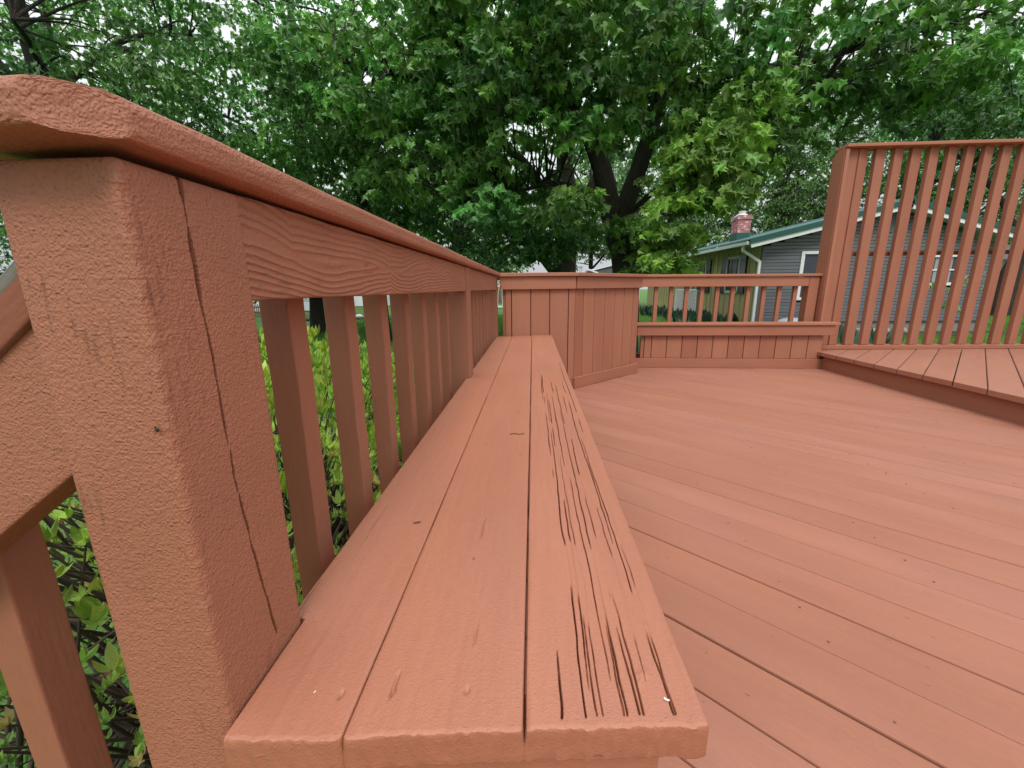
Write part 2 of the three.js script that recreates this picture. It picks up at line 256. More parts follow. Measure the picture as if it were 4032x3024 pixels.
// ---------------------------------------------------------------- bench
const HB = 0.425;
{
  const b = thing('bench', 'long built-in bench of three terracotta planks along the baluster railing', 'bench', [0, HB, 0]);
  const rows = (z0, z1) => { const a = []; let z = z0, st = 0.0022; while (z > z1) { a.push(z); z -= st; st = Math.min(0.03, st * 1.006); } return a; };
  const crackSets = {
    left: [[-0.052, -0.31, -0.42, 0.0011, 0.002], [-0.03, -0.43, -0.60, 0.001, 0.002]],
    mid: [[0.02, -0.33, -0.42, 0.001, 0.002], [0.005, -0.5, -0.56, 0.001, 0.002], [-0.044, -0.275, -0.30, 0.0016, 0.003]],
    right: [[-0.044, -0.26, -0.33, 0.0028, 0.008], [-0.024, -0.262, -0.95, 0.0026, 0.009], [-0.016, -0.29, -0.62, 0.0016, 0.006], [-0.010, -0.262, -0.80, 0.0013, 0.004], [0.001, -0.30, -0.70, 0.0014, 0.006],
      [0.009, -0.262, -1.15, 0.002, 0.007], [0.018, -0.262, -0.36, 0.002, 0.006], [0.021, -0.40, -1.0, 0.0022, 0.008], [0.033, -0.30, -0.62, 0.0012, 0.004], [0.046, -0.262, -0.9, 0.002, 0.007], [0.05, -0.262, -0.5, 0.0012, 0.004], [0.041, -0.5, -1.5, 0.0026, 0.008],
      [-0.03, -0.7, -1.1, 0.0022, 0.007], [-0.018, -0.85, -1.25, 0.0024, 0.008], [-0.005, -0.75, -1.3, 0.0018, 0.006], [0.012, -1.0, -1.5, 0.0025, 0.008], [-0.03, -1.2, -1.62, 0.003, 0.008], [-0.035, -1.25, -1.62, 0.0026, 0.007], [0.055, -0.9, -1.9, 0.0026, 0.008], [0.0, -1.3, -1.5, 0.0022, 0.007], [0.03, -1.1, -1.35, 0.002, 0.006]],
  };
  { const r = rng(77); for (let i = 0; i < 6; i++) { const za = r() < 0.3 ? -0.262 : -0.27 - r() * 1.2, L = 0.06 + r() * 0.3 + 0.2 * -za * r(); crackSets.right.push([-0.035 + 0.09 * r() + 0.01 * r(), za, za - L, 0.0012 + 0.0012 * r(), 0.003 + 0.004 * r()]); } for (let i = 0; i < 2; i++) { const za = -0.3 - r() * 1.6; crackSets.mid.push([-0.06 + 0.12 * r(), za, za - 0.05 - 0.1 * r(), 0.0012, 0.0025]); } }
  function plank(x0, x1, zf, zb, cracks, mat, seed) {
    const w = x1 - x0, th = 0.034, d = zf - zb, cx = (x0 + x1) / 2, cz = (zf + zb) / 2, fine = cracks.length > 8;
    const zs = rows(zf, zb).map((z) => z - cz).reverse(), nx = fine ? 300 : 80;
    const end = (x) => 0.0022 * (noise3(x * 60, seed, 1) - 0.5) + 0.0014 * (noise3(x * 220, seed, 9) - 0.5);
    const fn = (p, k, s) => {
      if (x0 < -0.25) { const Zq = p[2] + cz, xm = Zq > -0.3595 ? -0.2335 : Zq < -1.553 && Zq > -1.658 ? -0.2355 : Zq < -2.927 ? -0.243 : -9; if (p[0] + cx < xm) p = [xm - cx, p[1], p[2]]; }
      const X = p[0] + cx, Z = p[2] + cz; let dy = 0;
      if (p[1] > 0) {
        dy += 0.0011 * (noise3(X * 22, Z * 1.6, seed) - 0.5) + 0.0006 * (noise3(X * 160, Z * 12, seed + 3) - 0.5) * (fine ? 2 : 1);
        for (const [lx, za, zb2, wd, dp] of cracks) {
          if (Z > za || Z < zb2) continue;
          const t = (za - Z) / (za - zb2), wig = 0.0042 * (noise3(Z * 7, lx * 300, 2) - 0.5) + 0.0014 * (noise3(Z * 40, lx * 300, 5) - 0.5), q = Math.abs(p[0] - lx - wig);
          const taper = Math.pow(Math.sin(Math.PI * clamp(t * 0.5 + (za > -0.27 ? 0.5 : 0), 0, 1) * (za > -0.27 ? 1 : 2)), 0.4), broken = sst(0.27, 0.4, noise3(Z * 13, lx * 99, 7)), ww = wd * (0.25 + 0.75 * taper) * (0.6 + 0.8 * noise3(Z * 22, lx * 50, 3)) * 0.135;
          if (q < ww * 2.2 + 0.0012) dy -= 1.5 * dp * taper * broken * (1 - sst(ww * 0.5, ww * 1.5 + 0.0003, q)) + 0.0005 * taper * (1 - sst(0, ww * 2.2 + 0.0012, q));
        }
        if (fine) for (const [kx, kz] of [[0.026, -0.302], [0.033, -0.308]]) { const q = Math.hypot(p[0] - kx, (Z - kz)); dy += 0.0016 * Math.exp(-q * q / 1.3e-5) - 0.0022 * Math.exp(-q * q / 2e-6); }
        else for (const [kx, kz] of [[-0.114, -0.282], [-0.158, -0.278], [-0.05, -0.285]]) { const q = Math.hypot(X - kx, (Z - kz) * 0.7); dy -= 0.005 * Math.exp(-q * q / 2.4e-6); }
      }
      const skew = lerp(-0.238, -0.262, sst(-0.24, 0.15, X)) + 0.25; const nearEnd = sst(cz + p[2] > 0 ? 1 : zf - 0.03, zf - 0.004, Z);
      const dz = (end(X) + skew) * nearEnd + sst(zf - 0.004, zf - 0.0008, Z) * 0.0007 * (noise3(X * 180, p[1] * 180, seed) - 0.5) * 2;
      const wd2 = Math.sign(p[0]) * 0.0022 * sst(0.06, 0.067, Math.abs(p[0])) * sst(zf - 0.012, zf - 0.004, Z) * (1 - sst(-0.004, 0.012, p[1])) * (x1 > 0.1 && p[0] > 0 ? 0 : x0 < -0.2 && p[0] < 0 ? 0 : 1);
      return [p[0] + wd2 + 0.0007 * (noise3(Z * 20, p[0] > 0 ? 3 : 8, seed) - 0.5), p[1] + dy, p[2] + dz];
    };
    const m = part('plank', boardGeo(w, th, d, { r: 0.0034, n: [nx, 4, zs], fn, along: 2 }), mat, b);
    m.position.set(cx, -th / 2, cz); return m;
  }
  plank(-0.2515, -0.1416, -0.25, -2.982, crackSets.left, M.bench, 2);
  plank(-0.1410, -0.0008, -0.25, -3.018, crackSets.mid, M.bench, 5);
  plank(0.0010, 0.147, -0.25, -3.055, crackSets.right, M.bench, 9);
  ext('apron', -0.226, 0.116, -0.135, -0.0355, -0.316, -0.278, M.bench, b, { r: 0.004, n: [40, 12, 1], wob: 0.0008 });
  ext('apron', 0.08, 0.116, -0.135, -0.0355, -3.0, -0.318, M.wood, b, { r: 0.004, n: [1, 1, 20], wob: 0.0006 });
  for (const z of [-0.5, -1.3, -2.1, -2.85]) ext('leg', 0.0, 0.078, -HB + 0.001, -0.036, z - 0.045, z + 0.045, M.wood, b);
}

// ---------------------------------------------------------------- rail with balusters beside the bench
const YB = 0.755, YT = 0.843;
{
  const r = thing('railing', 'deck railing with square balusters running behind the long bench', 'railing', [-0.28, 0, -1.6]);
  const L = (name, x0, x1, y0, y1, z0, z1, mat, opt) => { const m = ext(name, x0, x1, y0, y1, z0, z1, mat, r, opt); m.position.x += 0.28; m.position.z += 1.6; return m; };
  // near post: fine surface, long drying crack down its right face
  const crackAt = (y) => [-0.297, -0.2975, -0.299, -0.300, -0.308, -0.318].reduce((v, z, i, a) => { const t = clamp((0.85 - y) / 0.41, 0, 0.9999) * 5; return Math.floor(t) === i ? lerp(z, a[i + 1] ?? z, t - i) : v; }, -0.318);
  const pf = (p, k, s) => {
    const x = p[0] - 0.2765, y = p[1] + 0.0605 + 0.36, z = p[2] - 0.304; let q = [...p];
    const nub = 0, edge = Math.exp(-Math.hypot(x + 0.236, z + 0.251) * 140);
    if (k === 0) q[0] += s * nub; if (k === 2) q[2] += s * nub;
    if (edge > 0.02) { q[0] += edge * 0.0013 * (noise3(x * 300, y * 230, 4) - 0.5); q[2] += edge * 0.0013 * (noise3(x * 300, y * 230, 8) - 0.5); }
    if (k === 0 && s > 0) {
      const c = crackAt(y) + 0.0014 * (noise3(y * 60, 1, 1) - 0.5), dd = Math.abs(z - c); let w = y > 0.45 ? 0.00035 * sst(0.3, 0.5, noise3(y * 50, 5, 5)) : 0;
      for (const [ya, yb, wd] of [[0.86, 0.826, 0.0013], [0.806, 0.748, 0.0013], [0.735, 0.692, 0.0007], [0.688, 0.65, 0.0008], [0.637, 0.612, 0.0007], [0.6, 0.556, 0.0006], [0.545, 0.5, 0.0007], [0.492, 0.445, 0.0007]]) if (y < ya && y > yb) w = wd * Math.min(1, 0.35 + 3 * Math.min(ya > 0.85 ? 1 : (ya - y) / (ya - yb), (y - yb) / (ya - yb)));
      if (w && dd < w * 1.6) q[0] -= 0.016 * (1 - sst(w * 0.8, w * 1.6, dd));
    }
    return q;
  };
  const zFine = [...spread(-0.05, 0.05, 170)], yFine = [...spread(-0.36, 0.44, 260)];
  const np = L('post', -0.317, -0.236, -0.6, 0.8415, -0.357, -0.251, M.post, { r: 0.0045, n: [60, spread(-0.02, 0.71, 300), zFine], fn: null });
  {
    const w = 0.081, h = 1.4415, d = 0.106;
    np.geometry = boardGeo(w, h, d, { r: 0.0045, n: [60, [-0.5, -0.3, ...spread(-0.12, 0.71, 330)], zFine], along: 1, fn: (p, k, s) => { const yy = p[1] + 0.12075; const o = pf([p[0], yy - 0.4205, p[2]], k, s); return [o[0], o[1] + 0.4205 - 0.12075, o[2]]; } });
  }
  L('post', -0.32, -0.237, -0.6, YT, -1.655, -1.556, M.wood, { r: 0.004, n: [1, 12, 1], wob: 0.0008, along: 1 });
  L('post', -0.33, -0.245, -0.6, YT, -3.03, -2.93, M.wood, { r: 0.004, n: [1, 12, 1], wob: 0.0008, along: 1 });
  const f1 = L('rail_board', -0.283, -0.2395, YB, YT, -1.555, -0.3585, M.grain, { r: 0.003, n: [1, 10, 60], wob: 0.0007, uo: [0.36, 0.0] });
  L('rail_board', -0.283, -0.2425, YB, YT, -2.929, -1.656, M.wood, { r: 0.003, n: [1, 4, 30], wob: 0.0006 });
  const bal = boardGeo(0.035, 1.0, 0.04, { r: 0.0028, n: [4, 30, 4], wob: 0.0012, along: 1 });
  const bals = [bal, boardGeo(0.035, 1.0, 0.04, { r: 0.003, n: [4, 30, 4], wob: 0.0014, along: 1 })];
  const bz = [...Array(7).keys()].map((k) => -0.484 - 0.153 * k).concat([...Array(8).keys()].map((k) => -1.745 - 0.1475 * k));
  bz.forEach((z, i) => { const m = part('baluster', bals[i % 2], i % 3 ? M.wood : M.woodB, r); m.position.set(-0.3015 + 0.28, 0.345, z - 0.02 + 1.6); m.rotation.y = (hash2(i, 3, 1) - 0.5) * 0.06; });
  L('lower_rail', -0.345, -0.3125, 0.02, 0.11, -2.929, -0.3585, M.wood, {});
  // cap: 5/4 board with rounded edges and a clipped corner at the near end
  const cw = 0.15, cl = 2.86, cn = (p, k, s) => {
    const x = p[0] - 0.297, z = p[2] - 1.652, rt = 0.0;
    let q = [...p]; const c = 1 / Math.SQRT2, dd = (x + 0.222) * c + (z + 0.222) * c + 0.021;
    if (dd > 0) { q[0] -= dd * c; q[2] -= dd * c; }
    const near = sst(-0.5, -0.23, z);
    q[1] += 0.0012 * (noise3(x * 30, z * 14, 3) - 0.5) * 2; q[0] += 0.0012 * (noise3(z * 16, p[1] * 60, 6) - 0.5) * 2;
    q[0] += 0.0006 * near * (noise3(x * 210, p[1] * 210, z * 210) - 0.5); q[2] += 0.0006 * near * (noise3(x * 190, p[1] * 190, 3) - 0.5);
    if (k === 2 && s > 0) { const h = Math.hypot((x + 0.283) * 1.4 - p[1] * 0.35, p[1] * 0.45); q[2] -= 0.007 * Math.exp(-h * h / 4e-6); }
    return q;
  };
  L('rail_cap', -0.297 - cw / 2, -0.297 + cw / 2, 0.8465, 0.8715, -1.652 - cl / 2, -1.652 + cl / 2, M.post, { r: 0.0065, n: [spread(-0.074, 0.074, 70), 16, [...spread(-1.42, 1.1, 40), ...spread(1.1, 1.43, 120)]], fn: cn, along: 2 });
}
// stair rail going down on the near side
{
  const s = thing('stair_railing', 'sloping stair handrail with weathered cap meeting the near corner post', 'railing', [-0.318, 0.69, -0.28]);
  const a = 35.5 * D2R, run = new THREE.Group();
  const H = (name, w, h, d, px, py, pz, mat, opt) => { const m = part(name, boardGeo(w, h, d, opt), mat, s); m.position.set(px, py, pz); m.rotation.z = a; return m; };
  const len = 1.3, cx = -Math.cos(a) * len / 2, cy = -Math.sin(a) * len / 2;
  H('rail_board', len, 0.098, 0.036, cx - 0.001 + 0.03, cy + 0.0105 + 0.03 * Math.tan(a), 0.0, M.post, { r: 0.003, n: [60, 8, 1], wob: 0.0008 });
  const drip = tex(256, 256, (u, v) => { const e = 0.7 + 0.16 * (fbm(u, 0.3, 9, 1, 3, 5) - 0.5) + 0.2 * (fbm(u, v, 14, 6, 2, 9) - 0.5), a2 = fbm(u, v, 4, 30, 3, 6), g = 0.06 + 0.25 * a2 * fbm(u, v, 6, 6, 3, 17) * 2, t = sst(e + 0.05, e - 0.05, v); return [lerp(g, 0.3, t), lerp(g * 0.95, 0.1, t), lerp(g * 0.8, 0.055, t)]; }, 0.5, 0.034); drip.wrapT = THREE.ClampToEdgeWrapping;
  H('rail_cap', len, 0.032, 0.074, cx + 0.03, cy + 0.0785 + 0.03 * Math.tan(a), -0.0135, flat([0.8, 0.8, 0.8], 0.85, { map: drip, bumpMap: finePaint, bumpScale: 0.0012 }), { r: 0.004, n: [60, 3, 6], wob: 0.001, uo: [0, 0.0165 - 0.685] });
  const sb = boardGeo(0.036, 0.9, 0.038, { r: 0.004, n: [1, 20, 1], wob: 0.0008, along: 1 });
  for (let k = 0; k < 3; k++) { const x = -0.167 - k * 0.14, m = part('baluster', sb, M.wood, s); m.position.set(x, x * Math.tan(a) - 0.45 - 0.02, -0.037); }
}

// ---------------------------------------------------------------- corner planter, low planter box, far rail, privacy screen
function panelFace(parent, P, Q, y0, y1, th, boards, mat, lead = 0) { // upright boards on the line P->Q (x,z), facing the camera side
  const L = Math.hypot(Q[0] - P[0], Q[1] - P[1]), yaw = -Math.atan2(Q[1] - P[1], Q[0] - P[0]); let t = 0;
  for (const w of boards) {
    const g = boardGeo(w - 0.0052, y1 - y0, th, { r: 0.003, n: [1, 6, 1], wob: 0.0004, along: 1 }), m = part('panel_board', g, [M.wood, M.woodB, M.wood, M.woodC][Math.floor(R0() * 4)], parent), c = (t + w / 2) / L;
    m.position.set(lerp(P[0], Q[0], c) + Math.sin(yaw) * -th / 2, (y0 + y1) / 2, lerp(P[1], Q[1], c) - Math.cos(yaw) * th / 2); m.position.z += (R0() - 0.5) * 0.001; m.rotation.y = yaw; t += w;
  }
}
function trim(name, parent, P, Q, y0, y1, th, mat, opt = {}) { // board whose front face lies on P->Q
  const L = Math.hypot(Q[0] - P[0], Q[1] - P[1]), yaw = -Math.atan2(Q[1] - P[1], Q[0] - P[0]), m = part(name, boardGeo(L, y1 - y0, th, { r: 0.003, n: [10, 2, 1], wob: 0.0006, ...opt }), mat, parent);
  m.position.set((P[0] + Q[0]) / 2 - Math.sin(yaw) * th / 2, (y0 + y1) / 2, (P[1] + Q[1]) / 2 - Math.cos(yaw) * th / 2); m.rotation.y = yaw; return m;
}
{
  const p = thing('corner_planter', 'tall angled corner planter clad in upright boards at the bench end', 'planter', [0, 0, 0]);
  const A = [-0.222, -2.985], B = [0.335, -3.115], C = [0.966, -3.752], ins = 0.026;
  const A2 = [-0.19, -2.992 - ins], B2 = [0.323, -3.112 - ins], C2 = [0.93, -3.752 - 0.012];
  const w1 = Math.hypot(B2[0] - A2[0], B2[1] - A2[1]), w2 = Math.hypot(C2[0] - B2[0], C2[1] - B2[1]);
  panelFace(p, A2, B2, 0.002, YB + 0.03, 0.02, [0.045, 0.143, 0.143, 0.143, w1 - 0.474], M.wood);
  panelFace(p, B2, C2, 0.002, YB + 0.03, 0.02, [0.1, 0.14, 0.14, 0.14, 0.14, 0.14, w2 - 0.8], M.wood);
  trim('trim_board', p, A, [B[0] - 0.012, B[1] + 0.003], YB, YT, 0.022, M.woodC, { n: [24, 4, 1], wob: 0.0009 });
  trim('trim_board', p, B, C, YB, YT, 0.022, M.wood, { n: [24, 4, 1] });
  trim('base_board', p, [B[0] - 0.005, B[1]], C, 0.001, 0.088, 0.022, M.wood, { n: [24, 2, 1] });
  // caps, mitred at the corner
  const capGeo = (pts, y) => { const g = new THREE.ExtrudeGeometry(new THREE.Shape(pts.map((q) => new THREE.Vector2(q[0], -q[1]))), { depth: 0.019, bevelEnabled: true, bevelSize: 0.003, bevelThickness: 0.003, bevelOffset: -0.003, bevelSegments: 2 }).rotateX(-Math.PI / 2).translate(0, y, 0); return uvPlane(g, (x, yy, z) => x, (x, yy, z) => z + yy); };
  part('rail_cap', capGeo([[-0.22, -2.962], [-0.04, -3.004], [-0.04, -3.14], [-0.2, -3.13]], YT + 0.0042), M.woodC, p);
  part('rail_cap', capGeo([[-0.038, -3.006], [0.345, -3.092], [0.29, -3.235], [-0.038, -3.14]], YT + 0.0052), M.woodC, p);
  part('rail_cap', capGeo([[0.347, -3.093], [0.995, -3.742], [0.9, -3.86], [0.292, -3.237]], YT + 0.0046), M.wood, p);
  part('rail_cap', capGeo([[-0.33, -3.146], [-0.2, -3.132], [-0.2, -4.2], [-0.33, -4.2]], YT + 0.006), M.wood, p);
  part('back_panel', merged([box(0.02, 0.8, 1.2, -0.2, 0.42, -3.63), box(1.13, 0.8, 0.02, 0.375, 0.42, -4.24), box(0.02, 0.8, 0.44, 0.935, 0.42, -4.0)]), M.wood, p);
  const soil = new THREE.ExtrudeGeometry(new THREE.Shape([[-0.185, 3.06], [0.3, 3.16], [0.92, 3.8], [0.92, 4.22], [-0.185, 4.22]].map((q) => new THREE.Vector2(...q))), { depth: 0.1, bevelEnabled: false }).rotateX(-Math.PI / 2).translate(0, 0.66, 0);
  part('soil', soil, flat([0.045, 0.032, 0.024], 1), p);
}
{
  const s = (x) => -3.995 + (x - 1.05) * 0.0485, p = thing('planter_box', 'low planter box with overhanging cap below the short railing', 'planter', [0, 0, 0]);
  trim('base_board', p, [0.975, s(0.975)], [2.735, s(2.735)], 0.001, 0.09, 0.025, M.wood, { n: [30, 2, 1] });
  const x0 = 1.155, ws = [0.0, ...Array(11).fill(0.1412)];
  panelFace(p, [1.045, s(1.045) - 0.028], [2.69, s(2.69) - 0.028], 0.09, 0.33, 0.02, [0.036, 0.069, ...Array(10).fill(0.1412), 0.128], M.wood);
  trim('trim_board', p, [1.0, s(1.0) + 0.012], [2.752, s(2.752) + 0.012], 0.311, 0.4, 0.025, M.wood, { n: [30, 3, 1] });
  const cap = part('box_cap', boardGeo(1.81, 0.023, 0.155, { r: 0.004, n: [30, 1, 3], wob: 0.0007 }), M.woodC, p); cap.position.set(1.88, 0.4165, s(1.88) + 0.03 - 0.0775); cap.rotation.y = -0.0485;
  part('side_panel', merged([box(0.02, 0.31, 0.1, 2.672, 0.24, -4.0), box(1.6, 0.3, 0.02, 1.87, 0.24, -4.125)]), M.wood, p);
}
{
  const r = thing('railing', 'short deck railing above the low planter box', 'railing', [1.9, 0.8, -4.17]);
  r.rotation.z = -0.0075;
  const L = (n, x0, x1, y0, y1, z0, z1, mat, o) => { const m = ext(n, x0, x1, y0, y1, z0, z1, mat, r, o); m.position.sub(V(1.9, 0.8, -4.17)); return m; };
  const z = -4.12;
  L('rail_board', 0.995, 2.6, YB + 0.002, YT, z - 0.036, z, M.woodC, { r: 0.003, n: [30, 3, 1], wob: 0.0006 });
  L('rail_cap', 0.97, 2.702, YT + 0.004, YT + 0.028, z - 0.11, z + 0.02, M.woodC, { r: 0.005, n: [30, 1, 1], wob: 0.0007 });
  L('post', 2.602, 2.692, -0.2, YT, z - 0.09, z + 0.001, M.wood, { r: 0.004, n: [1, 10, 1], along: 1 });
  const g = boardGeo(0.036, 0.76, 0.036, { r: 0.003, n: [1, 12, 1], wob: 0.0008, along: 1 });
  for (let k = 0; k < 10; k++) { const m = part('baluster', g, k % 3 ? M.wood : M.woodC, r); m.position.set(1.205 + k * 0.1452 - 1.9, 0.4 - 0.8 + 0.02, z - 0.055 + 4.17); }
  L('lower_rail', 0.97, 2.6, 0.02, 0.1, z - 0.11, z - 0.075, M.wood, {});
}
{
  const s = thing('privacy_screen', 'tall slatted privacy screen standing at the back of the raised deck', 'privacy screen', [2.7, 0.158, -4.06]);
  const y0 = 0.158, pb = boardGeo(0.034, 1.775, 0.15, { r: 0.004, n: [1, 20, 2], wob: 0.001, along: 1, fn: (p) => p[1] > 0.8 ? [p[0], p[1] - sst(0.0, -0.075, p[2]) * 0.045, p[2]] : p });
  const post = part('post', pb, M.wood, s); post.position.set(0.018, 1.775 / 2 - 0.4 + 0.38, -0.075);
  const ft = part('post_trim', boardGeo(0.028, 1.74, 0.014, { r: 0.003, n: [1, 20, 1], wob: 0.0008, along: 1 }), M.woodC, s); ft.position.set(0.02, 0.875, 0.0075);
  const sg = [0, 1, 2].map(() => boardGeo(0.092, 1.71, 0.038, { r: 0.0045, n: [1, 26, 1], wob: 0.0016, along: 1 }));
  for (let k = 0; k < 21; k++) {
    const m = part('slat', sg[k % 3], [M.wood, M.woodB, M.wood][k % 3], s), x = k === 0 ? 0.092 : 0.181 + (k - 1) * 0.1478;
    m.position.set(x, 0.041 + 0.855, -0.05); m.rotation.y = k === 0 ? 0 : 0.2 + (hash2(k, 1, 1) - 0.5) * 0.14; m.rotation.z = (hash2(k, 2, 2) - 0.5) * 0.006;
  }
  const c = part('screen_cap', boardGeo(3.2, 0.027, 0.15, { r: 0.005, n: [60, 1, 2], wob: 0.001 }), M.woodC, s); c.position.set(1.6, 1.765, -0.045);
  const b = part('bottom_rail', boardGeo(3.2, 0.038, 0.12, { r: 0.005, n: [60, 1, 2], wob: 0.0009 }), M.wood, s); b.position.set(1.6, 0.0205, -0.05);
  const m = part('middle_rail', boardGeo(3.15, 0.036, 0.03, { r: 0.003 }), M.woodB, s); m.position.set(1.62, 0.878, -0.115);
}

// ---------------------------------------------------------------- grey house next door
{
  const GZ = -14, X0 = 7.24, X1 = 14.32, YB0 = -0.4, EV = 2.0, AX = 11.16, AY = 3.0, LEN = 13;
  const h = thing('house', 'grey sided house with green metal roof and yellow side wall', 'house', [X0, GY, GZ]);
  const add = (n, g, m, par = h) => { const q = part(n, g.translate(-X0, -GY, -GZ), m, par); return q; };
  const sid = [[0.135, 0.14, 0.155], [0.145, 0.15, 0.165], [0.127, 0.132, 0.147]].map((c) => flat(c, 0.55, { bumpMap: finePaint, bumpScale: 0.0008 }));
  const white = flat([0.78, 0.79, 0.8], 0.5), yellow = flat([0.55, 0.49, 0.23], 0.8, { map: plasterNoise }), green = flat([0.03, 0.1, 0.085], 0.35, { metalness: 0.3 }), greenTop = flat([0.2, 0.34, 0.33], 0.3, { metalness: 0.5 }), conc = flat([0.3, 0.3, 0.27], 0.95, { map: plasterNoise });
  add('wall_core', box(X1 - X0 - 0.06, EV - YB0, LEN - 0.1, (X0 + X1) / 2, (EV + YB0) / 2, GZ - LEN / 2 - 0.06), flat([0.08, 0.08, 0.09]));
  { const sh = new THREE.Shape([[X0 + 0.05, EV - 0.1], [X1 - 0.05, EV - 0.12], [AX, AY - 0.08]].map((q) => new THREE.Vector2(...q))); add('gable_core', new THREE.ExtrudeGeometry(sh, { depth: LEN - 0.2, bevelEnabled: false }).translate(0, 0, GZ - LEN + 0.1), flat([0.08, 0.08, 0.09])); }
  add('foundation', box(X1 - X0 - 0.1, YB0 - GY + 0.3, LEN - 0.1, (X0 + X1) / 2, (YB0 + GY - 0.3) / 2, GZ - LEN / 2), conc);
  // siding courses, each a tilted lap board cut to the gable
  const course = 0.1035, slopeL = (AY - EV) / (AX - X0), slopeR = (AY - EV + 0.12) / (X1 - AX);
  const roofY = (x) => x < AX ? EV + (x - X0) * slopeL : AY - (x - AX) * slopeR;
  const wins = [[8.44, 9.72, 0.29, 1.79], [12.16, 13.34, 0.70, 1.64]];
  for (let k = 0; k < 33; k++) {
    const ya = YB0 + k * course, yb = ya + course; if (ya > AY - 0.06) break;
    const yTop = Math.min(yb, AY - 0.05); let xa = X0 + 0.09, xb = X1 - 0.09;
    if (yTop > EV - 0.1) { xa = Math.max(xa, X0 + (yTop - EV) / slopeL - 0.1); xb = Math.min(xb, AX + (AY - yTop) / slopeR + 0.1); }
    let spans = [[xa, xb]];
    for (const [wa, wb, wy0, wy1] of wins) if (ya < wy1 - 0.03 && yb > wy0 + 0.03) spans = spans.flatMap(([a, b]) => (b < wa || a > wb ? [[a, b]] : [[a, wa], [wb, b]].filter(([p, q]) => q > p)));
    for (const [a, b] of spans) {
      const g = new THREE.BufferGeometry(), x = [a, b], zt = GZ + 0.004, zb = GZ + 0.03, zz = GZ + 0.002, ym = Math.min(yTop, ya + course * 0.74);
      const P = [[a, ya, zb], [b, ya, zb], [b, yTop, zt], [a, yTop, zt], [a, ya, zz], [b, ya, zz], [a, ym, zb - 0.002], [b, ym, zb - 0.002]];
      g.setAttribute('position', new THREE.Float32BufferAttribute([0, 1, 7, 0, 7, 6, 6, 7, 2, 6, 2, 3, 4, 5, 1, 4, 1, 0, 0, 6, 4, 6, 3, 4, 1, 5, 7, 7, 5, 2].flatMap((i) => P[i]), 3)); g.computeVertexNormals(); uvPlane(g, (x) => x, (x, y) => y);
      add('siding_board', g, sid[k % 3]);
    }
  }
  for (const x of [X0 + 0.045, X1 - 0.045]) add('corner_trim', box(0.09, EV - YB0 - 0.05, 0.05, x, (EV + YB0) / 2 - 0.02, GZ + 0.012), flat([0.11, 0.114, 0.13], 0.6));
  function win(x0, x1, y0, y1, bars) {
    const w = add('window', merged([box(x1 - x0, 0.085, 0.07, (x0 + x1) / 2, y1 - 0.0425, GZ + 0.02), box(x1 - x0 + 0.06, 0.085, 0.09, (x0 + x1) / 2, y0 + 0.0425, GZ + 0.03), box(0.09, y1 - y0 - 0.175, 0.07, x0 + 0.045, (y0 + y1) / 2, GZ + 0.02), box(0.09, y1 - y0 - 0.175, 0.07, x1 - 0.045, (y0 + y1) / 2, GZ + 0.02)]), white);
    part('sash', merged([box(x1 - x0 - 0.18, 0.04, 0.03, (x0 + x1) / 2, (y0 + y1) / 2, GZ + 0.012), box(0.035, y1 - y0 - 0.17, 0.028, x0 + 0.107, (y0 + y1) / 2, GZ + 0.0105), box(0.035, y1 - y0 - 0.17, 0.028, x1 - 0.107, (y0 + y1) / 2, GZ + 0.0105)]).translate(-X0, -GY, -GZ), white, w);
    part('pane', box(x1 - x0 - 0.17, y1 - y0 - 0.16, 0.01, (x0 + x1) / 2, (y0 + y1) / 2, GZ - 0.012).translate(-X0, -GY, -GZ), flat([0.05, 0.055, 0.07], 0.08, { metalness: 0 }), w);
    if (bars) part('curtain', merged([box(0.26, y1 - y0 - 0.2, 0.004, x0 + 0.5, (y0 + y1) / 2, GZ - 0.004), box(0.26, y1 - y0 - 0.2, 0.004, x1 - 0.42, (y0 + y1) / 2, GZ - 0.004)]).translate(-X0, -GY, -GZ), flat([0.3, 0.32, 0.37], 0.3), w);
  }
  win(8.44, 9.72, 0.29, 1.79, false); win(12.16, 13.34, 0.70, 1.64, true);
  add('attic_vent', merged([box(0.3, 0.5, 0.03, 10.9, 2.56, GZ + 0.03)]), flat([0.11, 0.115, 0.125], 0.6));
  add('vent_trim', box(0.035, 0.5, 0.05, 10.74, 2.56, GZ + 0.035), white);
  // roof: two slopes of ribbed sheet metal
  const rEdgeL = 6.62, rEdgeR = 15.1, zf = GZ + 0.42, zb = GZ - LEN - 0.3, kL = 0.2335, kR = 0.29, apexY = 3.2;
  const slope = (xe, k, sgn, mat) => {
    const run = Math.abs(AX - xe), Ls = Math.hypot(run, run * k), yc = apexY - run * k / 2, xc = (AX + xe) / 2, ang = sgn * Math.atan(k);
    const rf = part('roof', new THREE.BoxGeometry(Ls, 0.03, zf - zb).rotateZ(ang).translate(xc - X0, yc - GY, (zf + zb) / 2 - GZ), mat, h);
    const rb = []; for (let z = zb + 0.1; z < zf; z += 0.305) rb.push(new THREE.BoxGeometry(Ls, 0.022, 0.045).translate(0, 0.025, 0).rotateZ(ang).translate(xc - X0, yc - GY, z - GZ));
    part('roof_ribs', merged(rb), mat, rf);
    part('roof_edge', new THREE.BoxGeometry(Ls, 0.15, 0.05).translate(0, -0.06, 0).rotateZ(ang).translate(xc - X0, yc - GY, zf - GZ + 0.02), green, rf);
    const fb = part('fascia', new THREE.BoxGeometry(Ls - 0.02, 0.125, 0.04).translate(0, -0.195, 0).rotateZ(ang).translate(xc - X0, yc - GY, zf - GZ - 0.01), white, rf);
